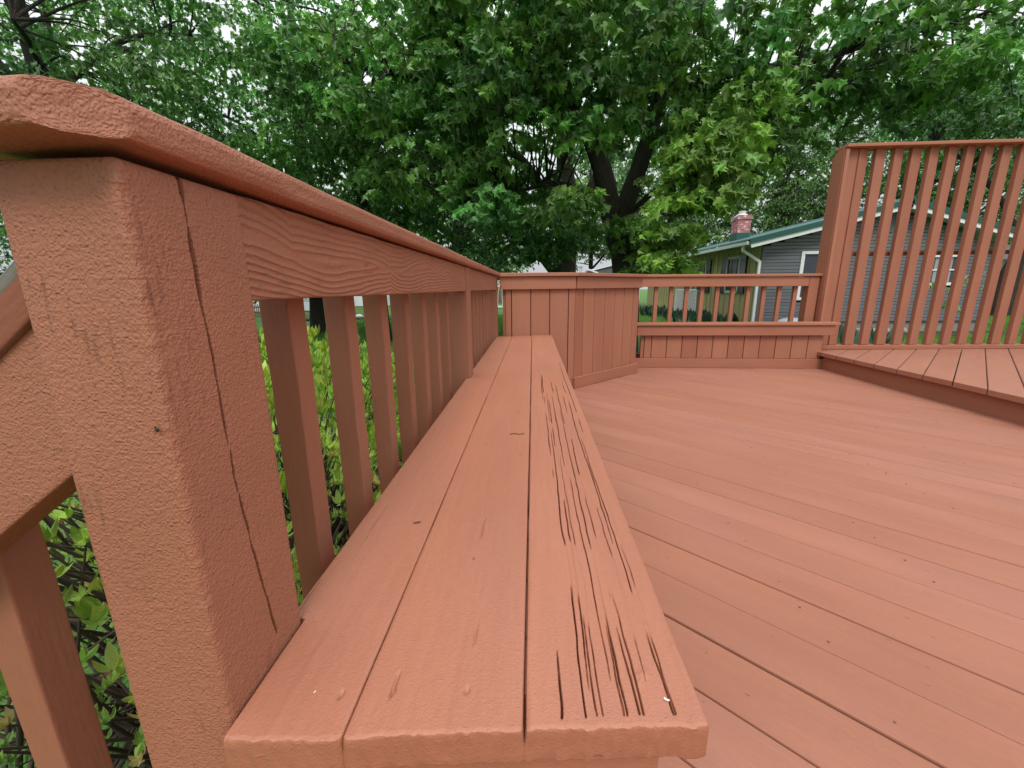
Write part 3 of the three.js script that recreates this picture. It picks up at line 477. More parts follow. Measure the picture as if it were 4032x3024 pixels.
    part('soffit', new THREE.BoxGeometry(Ls - 0.08, 0.02, 0.4).translate(0, -0.2, 0).rotateZ(ang).translate(xc - X0, yc - GY, zf - GZ - 0.24), flat([0.6, 0.6, 0.58], 0.7), rf);
  };
  slope(rEdgeL, kL, 1, greenTop); slope(rEdgeR, kR, -1, greenTop);
  add('ridge_cap', new THREE.CylinderGeometry(0.08, 0.08, zf - zb, 8).rotateX(Math.PI / 2).translate(AX, apexY + 0.0, (zf + zb) / 2), green);
  // gutter and downspout
  add('gutter', box(0.1, 0.1, zf - zb - 0.1, rEdgeL + 0.0, 2.04, (zf + zb) / 2), flat([0.7, 0.72, 0.72], 0.5));
  add('eave_soffit', box(0.6, 0.02, zf - zb - 0.2, rEdgeL + 0.33, 2.02, (zf + zb) / 2), flat([0.3, 0.29, 0.22], 0.8));
  const ds = (a, b) => { const d = V(...b).sub(V(...a)), L = d.length(); const g = new THREE.BoxGeometry(0.075, L + 0.04, 0.06); g.applyQuaternion(new THREE.Quaternion().setFromUnitVectors(V(0, 1, 0), d.normalize())); return g.translate((a[0] + b[0]) / 2, (a[1] + b[1]) / 2, (a[2] + b[2]) / 2); };
  add('downspout', merged([ds([6.66, 1.99, -14.02], [6.66, 1.84, -14.02]), ds([6.66, 1.84, -14.02], [7.18, 1.5, -13.96]), ds([7.18, 1.5, -13.96], [7.18, -0.72, -13.96])]), flat([0.74, 0.78, 0.78], 0.45));
  // yellow board and batten side
  add('yellow_wall', box(0.03, EV - YB0 + 0.1, LEN - 0.05, X0 + 0.0, (EV + YB0) / 2 + 0.0, GZ - LEN / 2 - 0.03), yellow);
  for (let z = GZ - 0.25; z > GZ - LEN; z -= 0.406) add('batten', box(0.03, EV - YB0 - 0.02, 0.045, X0 - 0.02, (EV + YB0) / 2, z), yellow);
  const sideWin = (za, zb2, y0, y1, shut) => {
    const zc = (za + zb2) / 2, w = Math.abs(zb2 - za), dk = flat([0.02, 0.022, 0.028], 0.1);
    const q = add('window', merged([box(0.06, 0.09, w, X0 - 0.045, y1, zc), box(0.06, 0.09, w, X0 - 0.045, y0, zc), box(0.06, y1 - y0, 0.09, X0 - 0.045, (y0 + y1) / 2, zc - w / 2), box(0.06, y1 - y0, 0.09, X0 - 0.045, (y0 + y1) / 2, zc + w / 2), box(0.05, 0.035, w, X0 - 0.04, lerp(y0, y1, 0.38), zc)]), flat([0.5, 0.53, 0.46], 0.6));
    part('pane', box(0.02, y1 - y0, w - 0.08, X0 - 0.025, (y0 + y1) / 2, zc).translate(-X0, -GY, -GZ), dk, q);
    if (shut) for (const sgn of [-1, 1]) part('shutter', box(0.05, y1 - y0 + 0.1, 0.36, X0 - 0.05, (y0 + y1) / 2, zc + sgn * (w / 2 + 0.26)).translate(-X0, -GY, -GZ), dk, q);
  };
  sideWin(-16.2, -15.25, 0.55, 1.74, true); sideWin(-19.0, -18.1, 0.55, 1.74, true);
  // chimney
  const brick = tex(256, 256, (u, v) => { const a = fbm(u, v, 5, 5, 3, 8), row = Math.floor(v * 16), mx = (u * 6 + (row % 2) * 0.5) % 1, my = (v * 16) % 1, mort = mx < 0.06 || my < 0.14; const w = sst(0.55, 0.66, fbm(u, v, 6, 9, 3, 44)); const c = mort ? [0.45, 0.4, 0.38] : [0.5 + 0.3 * (hash2(row, Math.floor(u * 6 + (row % 2) * 0.5), 3) - 0.5), 0.13, 0.14]; return c.map((q) => lerp(q * (0.7 + 0.5 * a), 0.75, w * 0.6)); }, 1.2);
  const ch = part('chimney', merged([uvPlane(box(0.5, 1.0, 0.55, 8.5, 3.02, -18.3), (x, y, z) => x + z, (x, y) => y), uvPlane(box(0.58, 0.12, 0.63, 8.5, 3.42, -18.3), (x, y, z) => x + z, (x, y) => y)]).translate(-X0, -GY, -GZ), flat([0.85, 0.85, 0.85], 0.9, { map: brick }), h);
  part('chimney_cap', merged([new THREE.CylinderGeometry(0.18, 0.3, 0.1, 10).translate(8.5, 3.53, -18.3), new THREE.CylinderGeometry(0.13, 0.13, 0.16, 10).translate(8.5, 3.62, -18.3)]).translate(-X0, -GY, -GZ), flat([0.62, 0.58, 0.55], 0.9), ch);
  part('chimney_flashing', merged([box(0.52, 0.34, 0.57, 8.5, 2.68, -18.3)]).translate(-X0, -GY, -GZ), green, ch);
  // white lattice panel leaning on the yellow wall
  const lat = thing('lattice_panel', 'white garden lattice panel against the yellow house wall', 'lattice', [7.06, GY, -19.9]);
  const fr = [box(0.03, 0.06, 2.7, 0, 1.36, 0), box(0.03, 1.16, 0.07, 0, 0.78, -1.33), box(0.03, 1.16, 0.07, 0, 0.78, 1.33)]; part('frame', merged(fr), white, lat);
  const strips = []; for (let t = -2.1; t < 2.1; t += 0.17) for (const sg2 of [-1, 1]) { // clip diagonal strips to the frame
    const pts = []; for (let q = -0.59; q <= 0.591; q += 0.59) { const zz = t + sg2 * q; pts.push([zz, q]); } const zA = t - sg2 * 0.57, zB = t + sg2 * 0.57; let a = [zA, -0.57], b = [zB, 0.57];
    const cutz = (p, o) => { const z = clamp(p[0], -1.3, 1.3); const k2 = (z - o[0]) / ((p[0] - o[0]) || 1e-9); return [z, o[1] + (p[1] - o[1]) * k2]; };
    if (Math.min(zA, zB) > 1.3 || Math.max(zA, zB) < -1.3) continue; a = cutz(a, b); b = cutz(b, a); const L = Math.hypot(a[0] - b[0], a[1] - b[1]); if (L < 0.08) continue;
    strips.push(new THREE.BoxGeometry(0.008, L, 0.038).rotateX(Math.atan2(b[0] - a[0], b[1] - a[1])).translate(sg2 * 0.005 - 0.004, (a[1] + b[1]) / 2 + 0.77, (a[0] + b[0]) / 2)); }
  tag(part('strips', merged(strips), white, lat), null, null, null, 'stuff');
}
// ---------------------------------------------------------------- things far behind
{
  const white = flat([0.74, 0.76, 0.8], 0.6), brown = flat([0.13, 0.095, 0.075], 0.9), dkgrey = flat([0.03, 0.03, 0.035], 0.6), roofg = flat([0.12, 0.12, 0.13], 0.9);
  const h = thing('house', 'white clapboard house beyond the brown picket fence', 'house', [-21.5, GY, -31]); h.rotation.y = 0.12;
  part('wall', box(9, 3, 7, 0, 1.5, -3.5), flat([0.5, 0.5, 0.52]), h);
  for (let k = 0; k < 16; k++) { const g = box(9.04, 0.17, 0.02, 0, 0.12 + k * 0.18, 0.01); g.rotateX(-0.03); part('siding_board', g, white, h); }
  const wv = part('window', box(1.3, 1.3, 0.08, -1.5, 1.8, 0.05), white, h); part('pane', box(1.1, 1.1, 0.06, -1.5, 1.8, 0.08), dkgrey, wv);
  const w2 = part('window', box(1.3, 1.3, 0.08, 2.2, 1.8, 0.05), white, h); part('pane', box(1.1, 1.1, 0.06, 2.2, 1.8, 0.08), dkgrey, w2);
  part('roof', new THREE.ExtrudeGeometry(new THREE.Shape([[-4.2, 0], [4.2, 0], [0, 2]].map((q) => new THREE.Vector2(...q))), { depth: 9.6, bevelEnabled: false }).rotateY(Math.PI / 2).translate(-4.8, 3, -3.5), roofg, h);

  const f = thing('picket_fence', 'weathered brown picket fence before the white house', 'fence', [-17.2, GY, -25.2]); f.rotation.y = -0.42;
  for (let k = 0; k < 34; k++) { const sh = new THREE.Shape([[-0.045, 0], [0.045, 0], [0.045, 0.72], [0, 0.82], [-0.045, 0.72]].map((q) => new THREE.Vector2(...q))); part('picket', new THREE.ExtrudeGeometry(sh, { depth: 0.02, bevelEnabled: false }).translate(-2.9 + k * 0.18, -0.02, 0.02), brown, f); }
  part('rail', merged([box(6.2, 0.08, 0.04, 0, 0.22, 0), box(6.2, 0.08, 0.04, 0, 0.56, 0)]), brown, f);

  const s = thing('shed', 'small white shed behind the rope swing', 'shed', [-16.6, GY, -40]);
  part('wall', box(5, 2.6, 3, 0, 1.3, -1.5), white, s); part('door', box(0.9, 1.9, 0.06, -1.6, 0.95, 0.02), flat([0.45, 0.47, 0.52], 0.6), s);
  part('roof', new THREE.ExtrudeGeometry(new THREE.Shape([[-2.8, 0], [2.8, 0], [0, 1.2]].map((q) => new THREE.Vector2(...q))), { depth: 3.4, bevelEnabled: false }).translate(0, 2.6, -3.2), roofg, s);
  const rope = (pts, r, seg = 20) => new THREE.TubeGeometry(new THREE.CatmullRomCurve3(pts.map((p) => V(...p)), false, 'catmullrom', 0.1), seg, r, 5);
  const sw = thing('swing', 'trapeze swing bar hanging in front of the white shed', 'swing', [-12.3, GY, -30]);
  part('hanger', merged([rope([[-0.28, 3.2, 0], [-0.02, 0.9, 0], [0.13, 0.4, 0]], 0.018), rope([[0.13, 0.4, 0], [0.34, 0.42, 0], [0.46, 0.4, 0]], 0.02), rope([[0.13, 0.4, 0], [0.02, 0.13, 0]], 0.025), rope([[0.46, 0.4, 0], [0.5, 0.13, 0]], 0.025), rope([[0.02, 0.13, 0], [0.5, 0.13, 0]], 0.025)]), flat([0.2, 0.21, 0.12], 0.7), sw);
  part('beam', new THREE.CylinderGeometry(0.05, 0.05, 3, 8).rotateZ(Math.PI / 2).translate(0, 3.2, 0), brown, sw);
  for (const x of [-1.4, 1.4]) part('leg', new THREE.CylinderGeometry(0.05, 0.05, 3.3, 8).rotateX(0.2).translate(x, 1.6, 0.3), brown, sw);
  const wp = thing('post', 'white square post standing on the lawn beside the swing', 'post', [-11.0, GY, -34]);
  part('shaft', box(0.34, 3, 0.2, 0, 1.5, 0), white, wp); part('cap', box(0.42, 0.08, 0.28, 0, 3.04, 0), white, wp);
  const cl = thing('net_stand', 'white pole with stays on a base seen through the corner gap', 'pole', [-2.46, GY, -34.5]);
  part('pole', new THREE.CylinderGeometry(0.11, 0.14, 3.2, 10).translate(0.1, 1.6, 0), white, cl);
  part('stay', merged([rope([[0.25, 2.6, 0], [0.7, 1.0, 0], [1.15, 0.1, 0]], 0.025), rope([[-0.1, 2.4, 0], [-0.35, 1.2, 0.1], [-0.4, 0.1, 0.1]], 0.02)]), flat([0.7, 0.75, 0.45], 0.6), cl);
  part('base', box(2.4, 0.12, 0.8, 0.2, 0.06, 0), flat([0.55, 0.68, 0.62], 0.5), cl);
  const bf = thing('board_fence', 'dark brown board fence at the far end of the lawn', 'fence', [-4, GY, -46]);
  for (let k = 0; k < 20; k++) part('fence_board', box(0.4, 1.7, 0.05, -4.6 + k * 0.45, 0.85, 0.03), brown, bf);
  part('rail', box(9.2, 0.1, 0.04, -0.3, 1.2, -0.02), brown, bf);
  const ed = part('garden_edging', new THREE.TubeGeometry(new THREE.CatmullRomCurve3([[-12.5, 0.02, -21.2], [-10.2, 0.03, -21.9], [-8.6, 0.03, -21.9], [-6.5, 0.02, -21], [-5.5, 0.02, -19.6]].map((p) => V(p[0], GY + p[1], p[2]))), 30, 0.09, 6), dkgrey);
  tag(ed, 'black plastic edging strip curving across the lawn', 'edging');
  const rk = part('rock', new THREE.IcosahedronGeometry(0.17, 2), flat([0.62, 0.6, 0.55], 0.9)); rk.scale.set(1.3, 0.8, 1); rk.position.set(-9.7, GY + 0.08, -22.9); tag(rk, 'pale rounded rock just beyond the black edging', 'rock');
  // low white building between the two big trunks
  const lb = thing('outbuilding', 'low white building with shallow roof glimpsed between the tree trunks', 'shed', [5.4, GY, -30]);
  part('wall', box(3.8, 2.35, 4, 0.2, 1.17, -2), flat([0.6, 0.56, 0.54], 0.7), lb);
  const gl = (a, b, w) => { const d = V(...b).sub(V(...a)), L = d.length(); return new THREE.BoxGeometry(L, w, 0.1).rotateZ(Math.atan2(d.y, d.x)).translate((a[0] + b[0]) / 2, (a[1] + b[1]) / 2, (a[2] + b[2]) / 2); };
  part('barge_board', merged([gl([-2.2, 2.48, 0.25], [0.6, 3.12, 0.25], 0.1), gl([0.6, 3.12, 0.25], [3.2, 2.5, 0.25], 0.1)]), white, lb);
  part('roof', new THREE.ExtrudeGeometry(new THREE.Shape([[-2.2, 2.45], [3.2, 2.45], [0.6, 3.08]].map((q) => new THREE.Vector2(...q))), { depth: 4.5, bevelEnabled: false }).translate(0, 0, -4.3), flat([0.1, 0.11, 0.12], 0.8), lb);
  part('window', box(0.5, 0.5, 0.06, 0.6, 1.9, 0.02), dkgrey, lb); part('vent_pipe', merged([new THREE.CylinderGeometry(0.1, 0.1, 2.9, 10).translate(-2.1, 1.45, 0.4), new THREE.CylinderGeometry(0.15, 0.15, 0.1, 10).translate(-2.1, 2.92, 0.4)]), flat([0.6, 0.62, 0.63], 0.4), lb);
  part('strut', gl([-1.75, 2.78, 0.4], [-0.9, 2.48, 0.4], 0.1), white, lb);
  // white garage at the right, path, and tree trunk in front
  const g = thing('garage', 'white garage beyond the lawn at the end of the slatted screen', 'garage', [34, GY, -30]);
  part('wall', box(9, 3, 6, 2, 1.5, -3), white, g); part('door', box(2.4, 2.1, 0.06, 1.2, 1.05, 0.02), flat([0.6, 0.61, 0.6], 0.6), g);
  part('roof', new THREE.ExtrudeGeometry(new THREE.Shape([[-5, 0], [5, 0], [0, 1.9]].map((q) => new THREE.Vector2(...q))), { depth: 6.6, bevelEnabled: false }).translate(2, 3, -6.3), roofg, g);
  const pth = part('path', new THREE.BoxGeometry(9, 0.05, 1.6).translate(30.5, GY + 0.0, -26.2), flat([0.5, 0.5, 0.48], 0.9, { map: plasterNoise })); tag(pth, 'pale concrete path across the lawn by the garage', null, null, 'structure');
}

// ---------------------------------------------------------------- leaves
function leafGeo(half, size, fold, curl, mid = 0.3) { // outline half (x,y) from stalk to tip, tip along +y
  const pts = [...half.map((p) => [p[0], p[1]]), ...half.slice(1, -1).reverse().map((p) => [-p[0], p[1]])], pos = [], nv = (x, y) => [x * size, y * size, (fold * Math.abs(x) - curl * y * y) * size];
  for (let i = 0; i < pts.length; i++) { const a = pts[i], b = pts[(i + 1) % pts.length]; pos.push(...nv(0, mid), ...nv(b[0], b[1]), ...nv(a[0], a[1])); }
  const g = new THREE.BufferGeometry(); g.setAttribute('position', new THREE.Float32BufferAttribute(pos, 3)); g.computeVertexNormals(); return g;
}
const MAPLE = [[0, 0], [0.2, -0.06], [0.40, 0.06], [0.29, 0.2], [0.55, 0.46], [0.25, 0.47], [0.16, 0.62], [0, 1.02]];
const SIMPLE = [[0, 0], [0.36, 0.32], [0.26, 0.66], [0, 1]];
const OVAL = [[0, 0], [0.13, 0.2], [0.185, 0.48], [0.13, 0.76], [0, 1]];
const noUV = (g) => { g.deleteAttribute('uv'); return g.index ? g.toNonIndexed() : g; };
function sprig(seed, n, out, size, len, droop) { // leaves hung along a little twig that points along +x
  const R = rng(seed), l = [];
  for (let i = 0; i < n; i++) {
    const t = (i + 0.6) / n, side = i % 2 ? 1 : -1, g = leafGeo(out, size * (0.7 + 0.55 * R()), 0.25 + 0.3 * R(), 0.12 + 0.2 * R());
    g.rotateX((R() - 0.5) * 0.8); g.rotateZ(Math.PI); // tip down
    g.rotateX(side * (0.35 + 0.7 * R())); g.rotateY((R() - 0.5) * 2.4); g.rotateZ(droop * (R() - 0.3));
    g.translate(len * t, -0.012 - 0.06 * len * t, side * size * (0.12 + 0.35 * R())); l.push(g);
  }
  const st = noUV(new THREE.CylinderGeometry(0.0018, 0.003, len, 4).rotateZ(Math.PI / 2).translate(len / 2, 0, 0)); l.push(st);
  return mergeGeometries(l);
}
const mapleSprigs = [1, 2, 3].map((s) => sprig(s * 31, 6, MAPLE, 0.138, 0.27, 0.5));
const farSprigs = [1, 2].map((s) => sprig(s * 57, 8, SIMPLE, 0.13, 0.42, 0.7));
const Q = new THREE.Quaternion(), E3 = new THREE.Euler(), MX = new THREE.Matrix4(), SC = V(1, 1, 1), CO = new THREE.Color();
function instanced(name, geo, mat, list, parent) { // list of {m, c}
  const im = new THREE.InstancedMesh(geo, mat, list.length); im.name = name; im.castShadow = im.receiveShadow = true;
  list.forEach((e, i) => { im.setMatrixAt(i, e.m); im.setColorAt(i, CO.setRGB(...e.c)); });
  im.instanceMatrix.needsUpdate = true; parent.add(im); return tag(im, null, null, null, 'stuff');
}
function makeTree({ name = 'tree', label, category = 'tree', group, pos, trunk, limbs = [], crown, sprigs, mat = leafMat, col, per, cr, seed, barkMat = bark, leafScale = 1, gap = 0.34, gapF = 0.55, twig = 0.02 }) {
  const R = rng(seed), t = thing(name, label, category, pos, group), o = V(...pos), loc = (p) => V(...p).sub(o);
  const tr = part('trunk', taperTube(trunk.pts.map(loc), trunk.r0, trunk.r1, 16, 40, 0.25, trunk.flute ?? 0.04), barkMat, t), nodes = [];
  const sample = (pts) => { const c = new THREE.CatmullRomCurve3(pts); for (let i = 3; i <= 16; i++) nodes.push(c.getPoint(i / 16)); };
  sample(trunk.pts.map(loc));
  for (const l of limbs) { part('limb', taperTube(l.pts.map(loc), l.r0, l.r1, 9, 26, 0.25), barkMat, t); sample(l.pts.map(loc)); }
  const br = [], lists = sprigs.map(() => []), C = new THREE.Group(); C.name = 'crown'; t.add(C);
  for (const e of crown) {
    let made = 0, tries = 0; const c0 = loc(e.c);
    while (made < e.n && tries++ < e.n * 6) {
      const u = V(R() * 2 - 1, R() * 2 - 1, R() * 2 - 1); if (u.lengthSq() > 1) continue;
      if (u.length() < 0.45 && R() < 0.6) continue;
      const p = V(c0.x + u.x * e.r[0], c0.y + u.y * e.r[1], c0.z + u.z * e.r[2]), wp = p.clone().add(o);
      if (noise3(wp.x * gapF + seed, wp.y * gapF * 1.3, wp.z * gapF) < gap) continue;
      made++;
      let best = nodes[0], bd = 1e9; for (const q of nodes) { const d = q.distanceToSquared(p) + Math.max(0, q.y - p.y) * 2; if (d < bd) { bd = d; best = q; } }
      const midp = best.clone().lerp(p, 0.55).add(V((R() - 0.5) * 0.3, 0.12 + 0.2 * R(), (R() - 0.5) * 0.3));
      br.push(taperTube([best, midp, p], twig * (1 + 0.5 * R()), 0.004, 5, 7));
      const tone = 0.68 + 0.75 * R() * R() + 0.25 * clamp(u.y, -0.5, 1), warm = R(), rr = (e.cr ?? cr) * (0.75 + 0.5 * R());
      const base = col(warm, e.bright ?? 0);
      for (let k = 0; k < per; k++) {
        const a = R() * Math.PI * 2, q = Math.sqrt(R()), yy = (R() * 2 - 1) * 0.5, dir = a + (R() - 0.5) * 1.4;
        E3.set((R() - 0.5) * 0.9, -dir, -0.15 - 0.5 * R(), 'YXZ'); Q.setFromEuler(E3); const s = leafScale * (0.75 + 0.5 * R()); SC.set(s, s, s);
        MX.compose(V(p.x + Math.cos(a) * q * rr, p.y + yy * rr * (1 - 0.3 * q) - 0.12 * q * rr, p.z + Math.sin(a) * q * rr), Q, SC);
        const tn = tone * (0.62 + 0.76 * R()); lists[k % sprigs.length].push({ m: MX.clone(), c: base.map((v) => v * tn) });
      }
    }
  }
  tag(part('branches', merged(br), barkMat, t), null, null, null, 'stuff');
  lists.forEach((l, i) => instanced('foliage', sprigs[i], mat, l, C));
  return { t, C, lists };
}
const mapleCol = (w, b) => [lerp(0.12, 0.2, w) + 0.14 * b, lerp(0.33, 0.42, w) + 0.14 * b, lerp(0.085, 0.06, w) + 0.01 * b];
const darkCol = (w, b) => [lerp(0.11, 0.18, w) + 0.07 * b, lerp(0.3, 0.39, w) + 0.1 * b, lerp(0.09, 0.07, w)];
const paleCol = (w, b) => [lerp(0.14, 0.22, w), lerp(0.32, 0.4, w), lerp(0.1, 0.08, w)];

// the big maple behind the corner planter
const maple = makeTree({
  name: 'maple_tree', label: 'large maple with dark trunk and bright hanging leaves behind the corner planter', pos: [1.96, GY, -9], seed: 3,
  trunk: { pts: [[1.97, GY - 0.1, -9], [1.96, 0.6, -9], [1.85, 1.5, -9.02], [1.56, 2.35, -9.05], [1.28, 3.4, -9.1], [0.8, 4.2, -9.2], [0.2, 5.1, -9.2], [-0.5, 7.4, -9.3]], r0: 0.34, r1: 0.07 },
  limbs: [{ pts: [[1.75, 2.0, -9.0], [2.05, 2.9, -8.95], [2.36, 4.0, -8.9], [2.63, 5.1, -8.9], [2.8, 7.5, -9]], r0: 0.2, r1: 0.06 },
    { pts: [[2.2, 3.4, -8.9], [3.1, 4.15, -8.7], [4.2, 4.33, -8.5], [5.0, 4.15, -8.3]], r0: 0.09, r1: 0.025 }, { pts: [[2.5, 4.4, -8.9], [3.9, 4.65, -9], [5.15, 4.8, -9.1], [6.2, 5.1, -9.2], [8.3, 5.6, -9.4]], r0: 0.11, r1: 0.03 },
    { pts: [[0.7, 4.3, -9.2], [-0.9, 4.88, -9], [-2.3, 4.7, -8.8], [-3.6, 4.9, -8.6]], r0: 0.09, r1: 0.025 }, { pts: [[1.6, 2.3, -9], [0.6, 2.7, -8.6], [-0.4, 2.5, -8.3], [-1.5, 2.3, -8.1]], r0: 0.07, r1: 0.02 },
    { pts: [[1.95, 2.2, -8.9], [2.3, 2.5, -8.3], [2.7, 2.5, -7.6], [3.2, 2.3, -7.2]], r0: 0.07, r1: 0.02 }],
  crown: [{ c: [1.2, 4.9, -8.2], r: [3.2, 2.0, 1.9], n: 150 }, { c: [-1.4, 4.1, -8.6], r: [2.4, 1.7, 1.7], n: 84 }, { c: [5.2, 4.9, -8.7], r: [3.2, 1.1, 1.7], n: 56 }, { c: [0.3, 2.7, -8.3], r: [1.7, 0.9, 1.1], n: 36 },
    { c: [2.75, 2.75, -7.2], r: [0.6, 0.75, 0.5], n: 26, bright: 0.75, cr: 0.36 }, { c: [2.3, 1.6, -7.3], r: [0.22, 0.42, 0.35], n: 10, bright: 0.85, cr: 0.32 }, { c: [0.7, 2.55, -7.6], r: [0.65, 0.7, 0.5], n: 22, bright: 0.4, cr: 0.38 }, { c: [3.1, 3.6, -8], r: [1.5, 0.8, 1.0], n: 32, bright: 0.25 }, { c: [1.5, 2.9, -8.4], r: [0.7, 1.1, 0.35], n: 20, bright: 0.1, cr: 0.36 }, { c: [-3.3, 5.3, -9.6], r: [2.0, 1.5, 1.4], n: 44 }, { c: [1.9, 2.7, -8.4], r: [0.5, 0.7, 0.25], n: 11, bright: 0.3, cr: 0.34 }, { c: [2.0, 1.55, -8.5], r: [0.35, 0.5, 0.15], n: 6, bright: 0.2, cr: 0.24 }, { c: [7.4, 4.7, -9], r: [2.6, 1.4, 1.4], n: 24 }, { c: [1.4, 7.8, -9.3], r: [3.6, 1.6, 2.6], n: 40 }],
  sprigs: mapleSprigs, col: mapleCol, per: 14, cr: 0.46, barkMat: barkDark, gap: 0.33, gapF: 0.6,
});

// the second trunk further back
makeTree({
  name: 'maple_tree', label: 'second large tree with broad fluted grey trunk left of the main maple', pos: [0.95, GY, -13], seed: 9,
  trunk: { pts: [[0.95, GY - 0.1, -13], [0.95, 0.8, -13], [0.98, 2.2, -13], [1.0, 3.2, -13.1], [0.9, 5, -13.2], [0.7, 9, -13.4]], r0: 0.46, r1: 0.1, flute: 0.1 },
  limbs: [{ pts: [[0.8, 1.0, -13], [0.1, 1.8, -12.8], [-1.2, 2.6, -12.6], [-3, 3.4, -12.2]], r0: 0.14, r1: 0.03 }, { pts: [[1.05, 2.3, -13], [1.7, 3.6, -13], [2.6, 5.2, -13.2], [3.2, 7.5, -13.3]], r0: 0.18, r1: 0.05 }, { pts: [[0.9, 2.5, -13], [0.0, 4.0, -13], [-1.6, 5.6, -13], [-2.8, 7.4, -13]], r0: 0.18, r1: 0.05 }],
  crown: [{ c: [-2.3, 3.3, -12.4], r: [2.6, 1.6, 1.6], n: 26 }, { c: [0.6, 6.6, -13], r: [4.5, 2.6, 2.4], n: 90 }, { c: [0.4, 2.4, -12.3], r: [1.6, 0.7, 0.7], n: 22 }],
  sprigs: [farSprigs[0], mapleSprigs[0]], col: darkCol, per: 15, cr: 0.6, leafScale: 1.05, barkMat: bark, gap: 0.36,
});
// trees on the left, behind the rail
const row = [
  ['tall dark tree at the far left above the post', [-10.2, -9.5], 12, [3.8, 4.6, 2.6], 125, 0.15],
  ['dense dark tree with bare slanting limbs left of the maples', [-7.6, -14.5], 12, [3.8, 5.4, 2.8], 125, 0.0],
  ['broad leafy tree close behind the left end of the rail cap', [-4.6, -12.2], 10, [2.9, 4.0, 2.2], 105, 0.14],
  ['slim tree filling the gap beside the second maple', [-3.2, -18], 12, [3.6, 5.2, 2.8], 95, 0.05],
  ['tall tree at the edge of view beyond the stair rail', [-16, -15], 15, [4.8, 6.4, 3], 140, 0.1],
  ['distant tree behind the picket fence', [-13.5, -26], 14, [4.6, 6.2, 3], 95, 0.05],
];
row.forEach(([label, [x, z], h, r, n, b], i) => {
  const R = rng(100 + i), tx = x + (R() - 0.5), lean = (R() - 0.5) * 1.2, lim = [];
  for (let k = 0; k < 5; k++) { const a = R() * 6.28, y = 1.2 + k * 0.9 + R(), L = r[0] * (0.6 + 0.3 * R()); lim.push({ pts: [[x + lean * y / h, y, z], [x + Math.cos(a) * L * 0.5, y + 0.9 + R(), z + Math.sin(a) * L * 0.5], [x + Math.cos(a) * L, y + 1.8 + R() * 1.5, z + Math.sin(a) * L]], r0: 0.1, r1: 0.025 }); }
  makeTree({ name: 'tree', label, pos: [x, GY, z], seed: 40 + i * 7, trunk: { pts: [[x, GY - 0.1, z], [x + lean * 0.2, h * 0.25, z], [x + lean * 0.6, h * 0.55, z + 0.2], [x + lean, h * 0.9, z]], r0: 0.28 + 0.1 * R(), r1: 0.05 }, limbs: lim,
    crown: [{ c: [x + lean * 0.4, h * 0.5, z], r, n, bright: b }, { c: [x - 0.5, 1.9, z + 1], r: [r[0] * 0.8, 1.3, 1.2], n: Math.round(n * 0.22), bright: b + 0.1 }], sprigs: farSprigs, col: darkCol, per: 19, cr: 0.72, gap: 0.34, gapF: 0.36, barkMat: barkDark, twig: 0.022 });
});
// thin airy trees behind the grey house and at the right
const back = [
  ['airy pale tree just behind the chimney', [9.5, -31], 12, [4.6, 4.8, 2.4], 170, 0.33],
  ['airy tree rising over the house ridge', [17, -31], 13, [5, 5.2, 2.6], 180, 0.35],
  ['dark tree over the right end of the house roof', [24.5, -27.5], 13, [4.8, 5.2, 2.6], 170, 0.34],
  ['pale tree far behind between the big trunks and the house', [4.6, -35], 12, [4, 5, 2.4], 130, 0.38],
  ['leafy tree standing between the ridge and the post of the slatted screen', [21.5, -33], 17, [4.6, 7, 2.6], 170, 0.34],
  ['far pale tree at the right edge of the screen', [33, -36], 14, [5, 6, 3], 120, 0.42],
  ['far leafy tree closing the lawn beyond the corner gap', [-5, -49], 14, [7, 6.5, 3], 160, 0.3],
];
back.forEach(([label, [x, z], h, r, n, gap], i) => {
  const R = rng(300 + i), lim = [];
  for (let k = 0; k < 6; k++) { const a = R() * 6.28, y = 2 + k * 1.1, L = r[0] * 0.8; lim.push({ pts: [[x, y, z], [x + Math.cos(a) * L * 0.5, y + 1.6, z + Math.sin(a) * L * 0.3], [x + Math.cos(a) * L, y + 3.4, z + Math.sin(a) * L * 0.5]], r0: 0.11, r1: 0.03 }); }
  makeTree({ name: 'tree', label, pos: [x, GY, z], seed: 140 + i * 5, trunk: { pts: [[x, GY - 0.1, z], [x + 0.1, h * 0.3, z], [x - 0.2, h * 0.6, z], [x, h * 0.95, z]], r0: 0.24, r1: 0.05 }, limbs: lim,
    crown: [{ c: [x, h * 0.52, z], r, n }], sprigs: farSprigs, col: i % 3 === 2 ? darkCol : paleCol, per: 20, cr: 0.85, leafScale: 1.25, gap, gapF: 0.35, barkMat: barkDark, twig: 0.03 });
});
// big trunk seen at the right end of the screen, its limb forking over the lawn
makeTree({ name: 'tree', label: 'thick leaning tree trunk on the lawn at the right corner of the house', pos: [21.2, GY, -20], seed: 77,
  trunk: { pts: [[21.2, GY - 0.2, -20], [21.15, 0.3, -20], [21.4, 1.6, -20], [22.2, 3.2, -20], [22.6, 6, -20], [22.8, 10, -20]], r0: 0.5, r1: 0.12, flute: 0.08 },
  limbs: [{ pts: [[21.5, 1.8, -20], [20.6, 3.5, -20], [19, 5.2, -20], [16.5, 6.4, -19.5]], r0: 0.16, r1: 0.04 }, { pts: [[22.2, 3.1, -20], [23.5, 4.5, -20], [25.5, 5.6, -20]], r0: 0.16, r1: 0.04 }],
  crown: [{ c: [21.5, 8.6, -19.6], r: [6.5, 2.6, 3], n: 105 }, { c: [17.5, 7.8, -18.8], r: [3.6, 1.6, 2], n: 60 }, { c: [26, 6.2, -20], r: [3, 1.7, 2], n: 50 }], sprigs: farSprigs, col: darkCol, per: 18, cr: 0.7, gap: 0.4, gapF: 0.45, barkMat: barkDark });

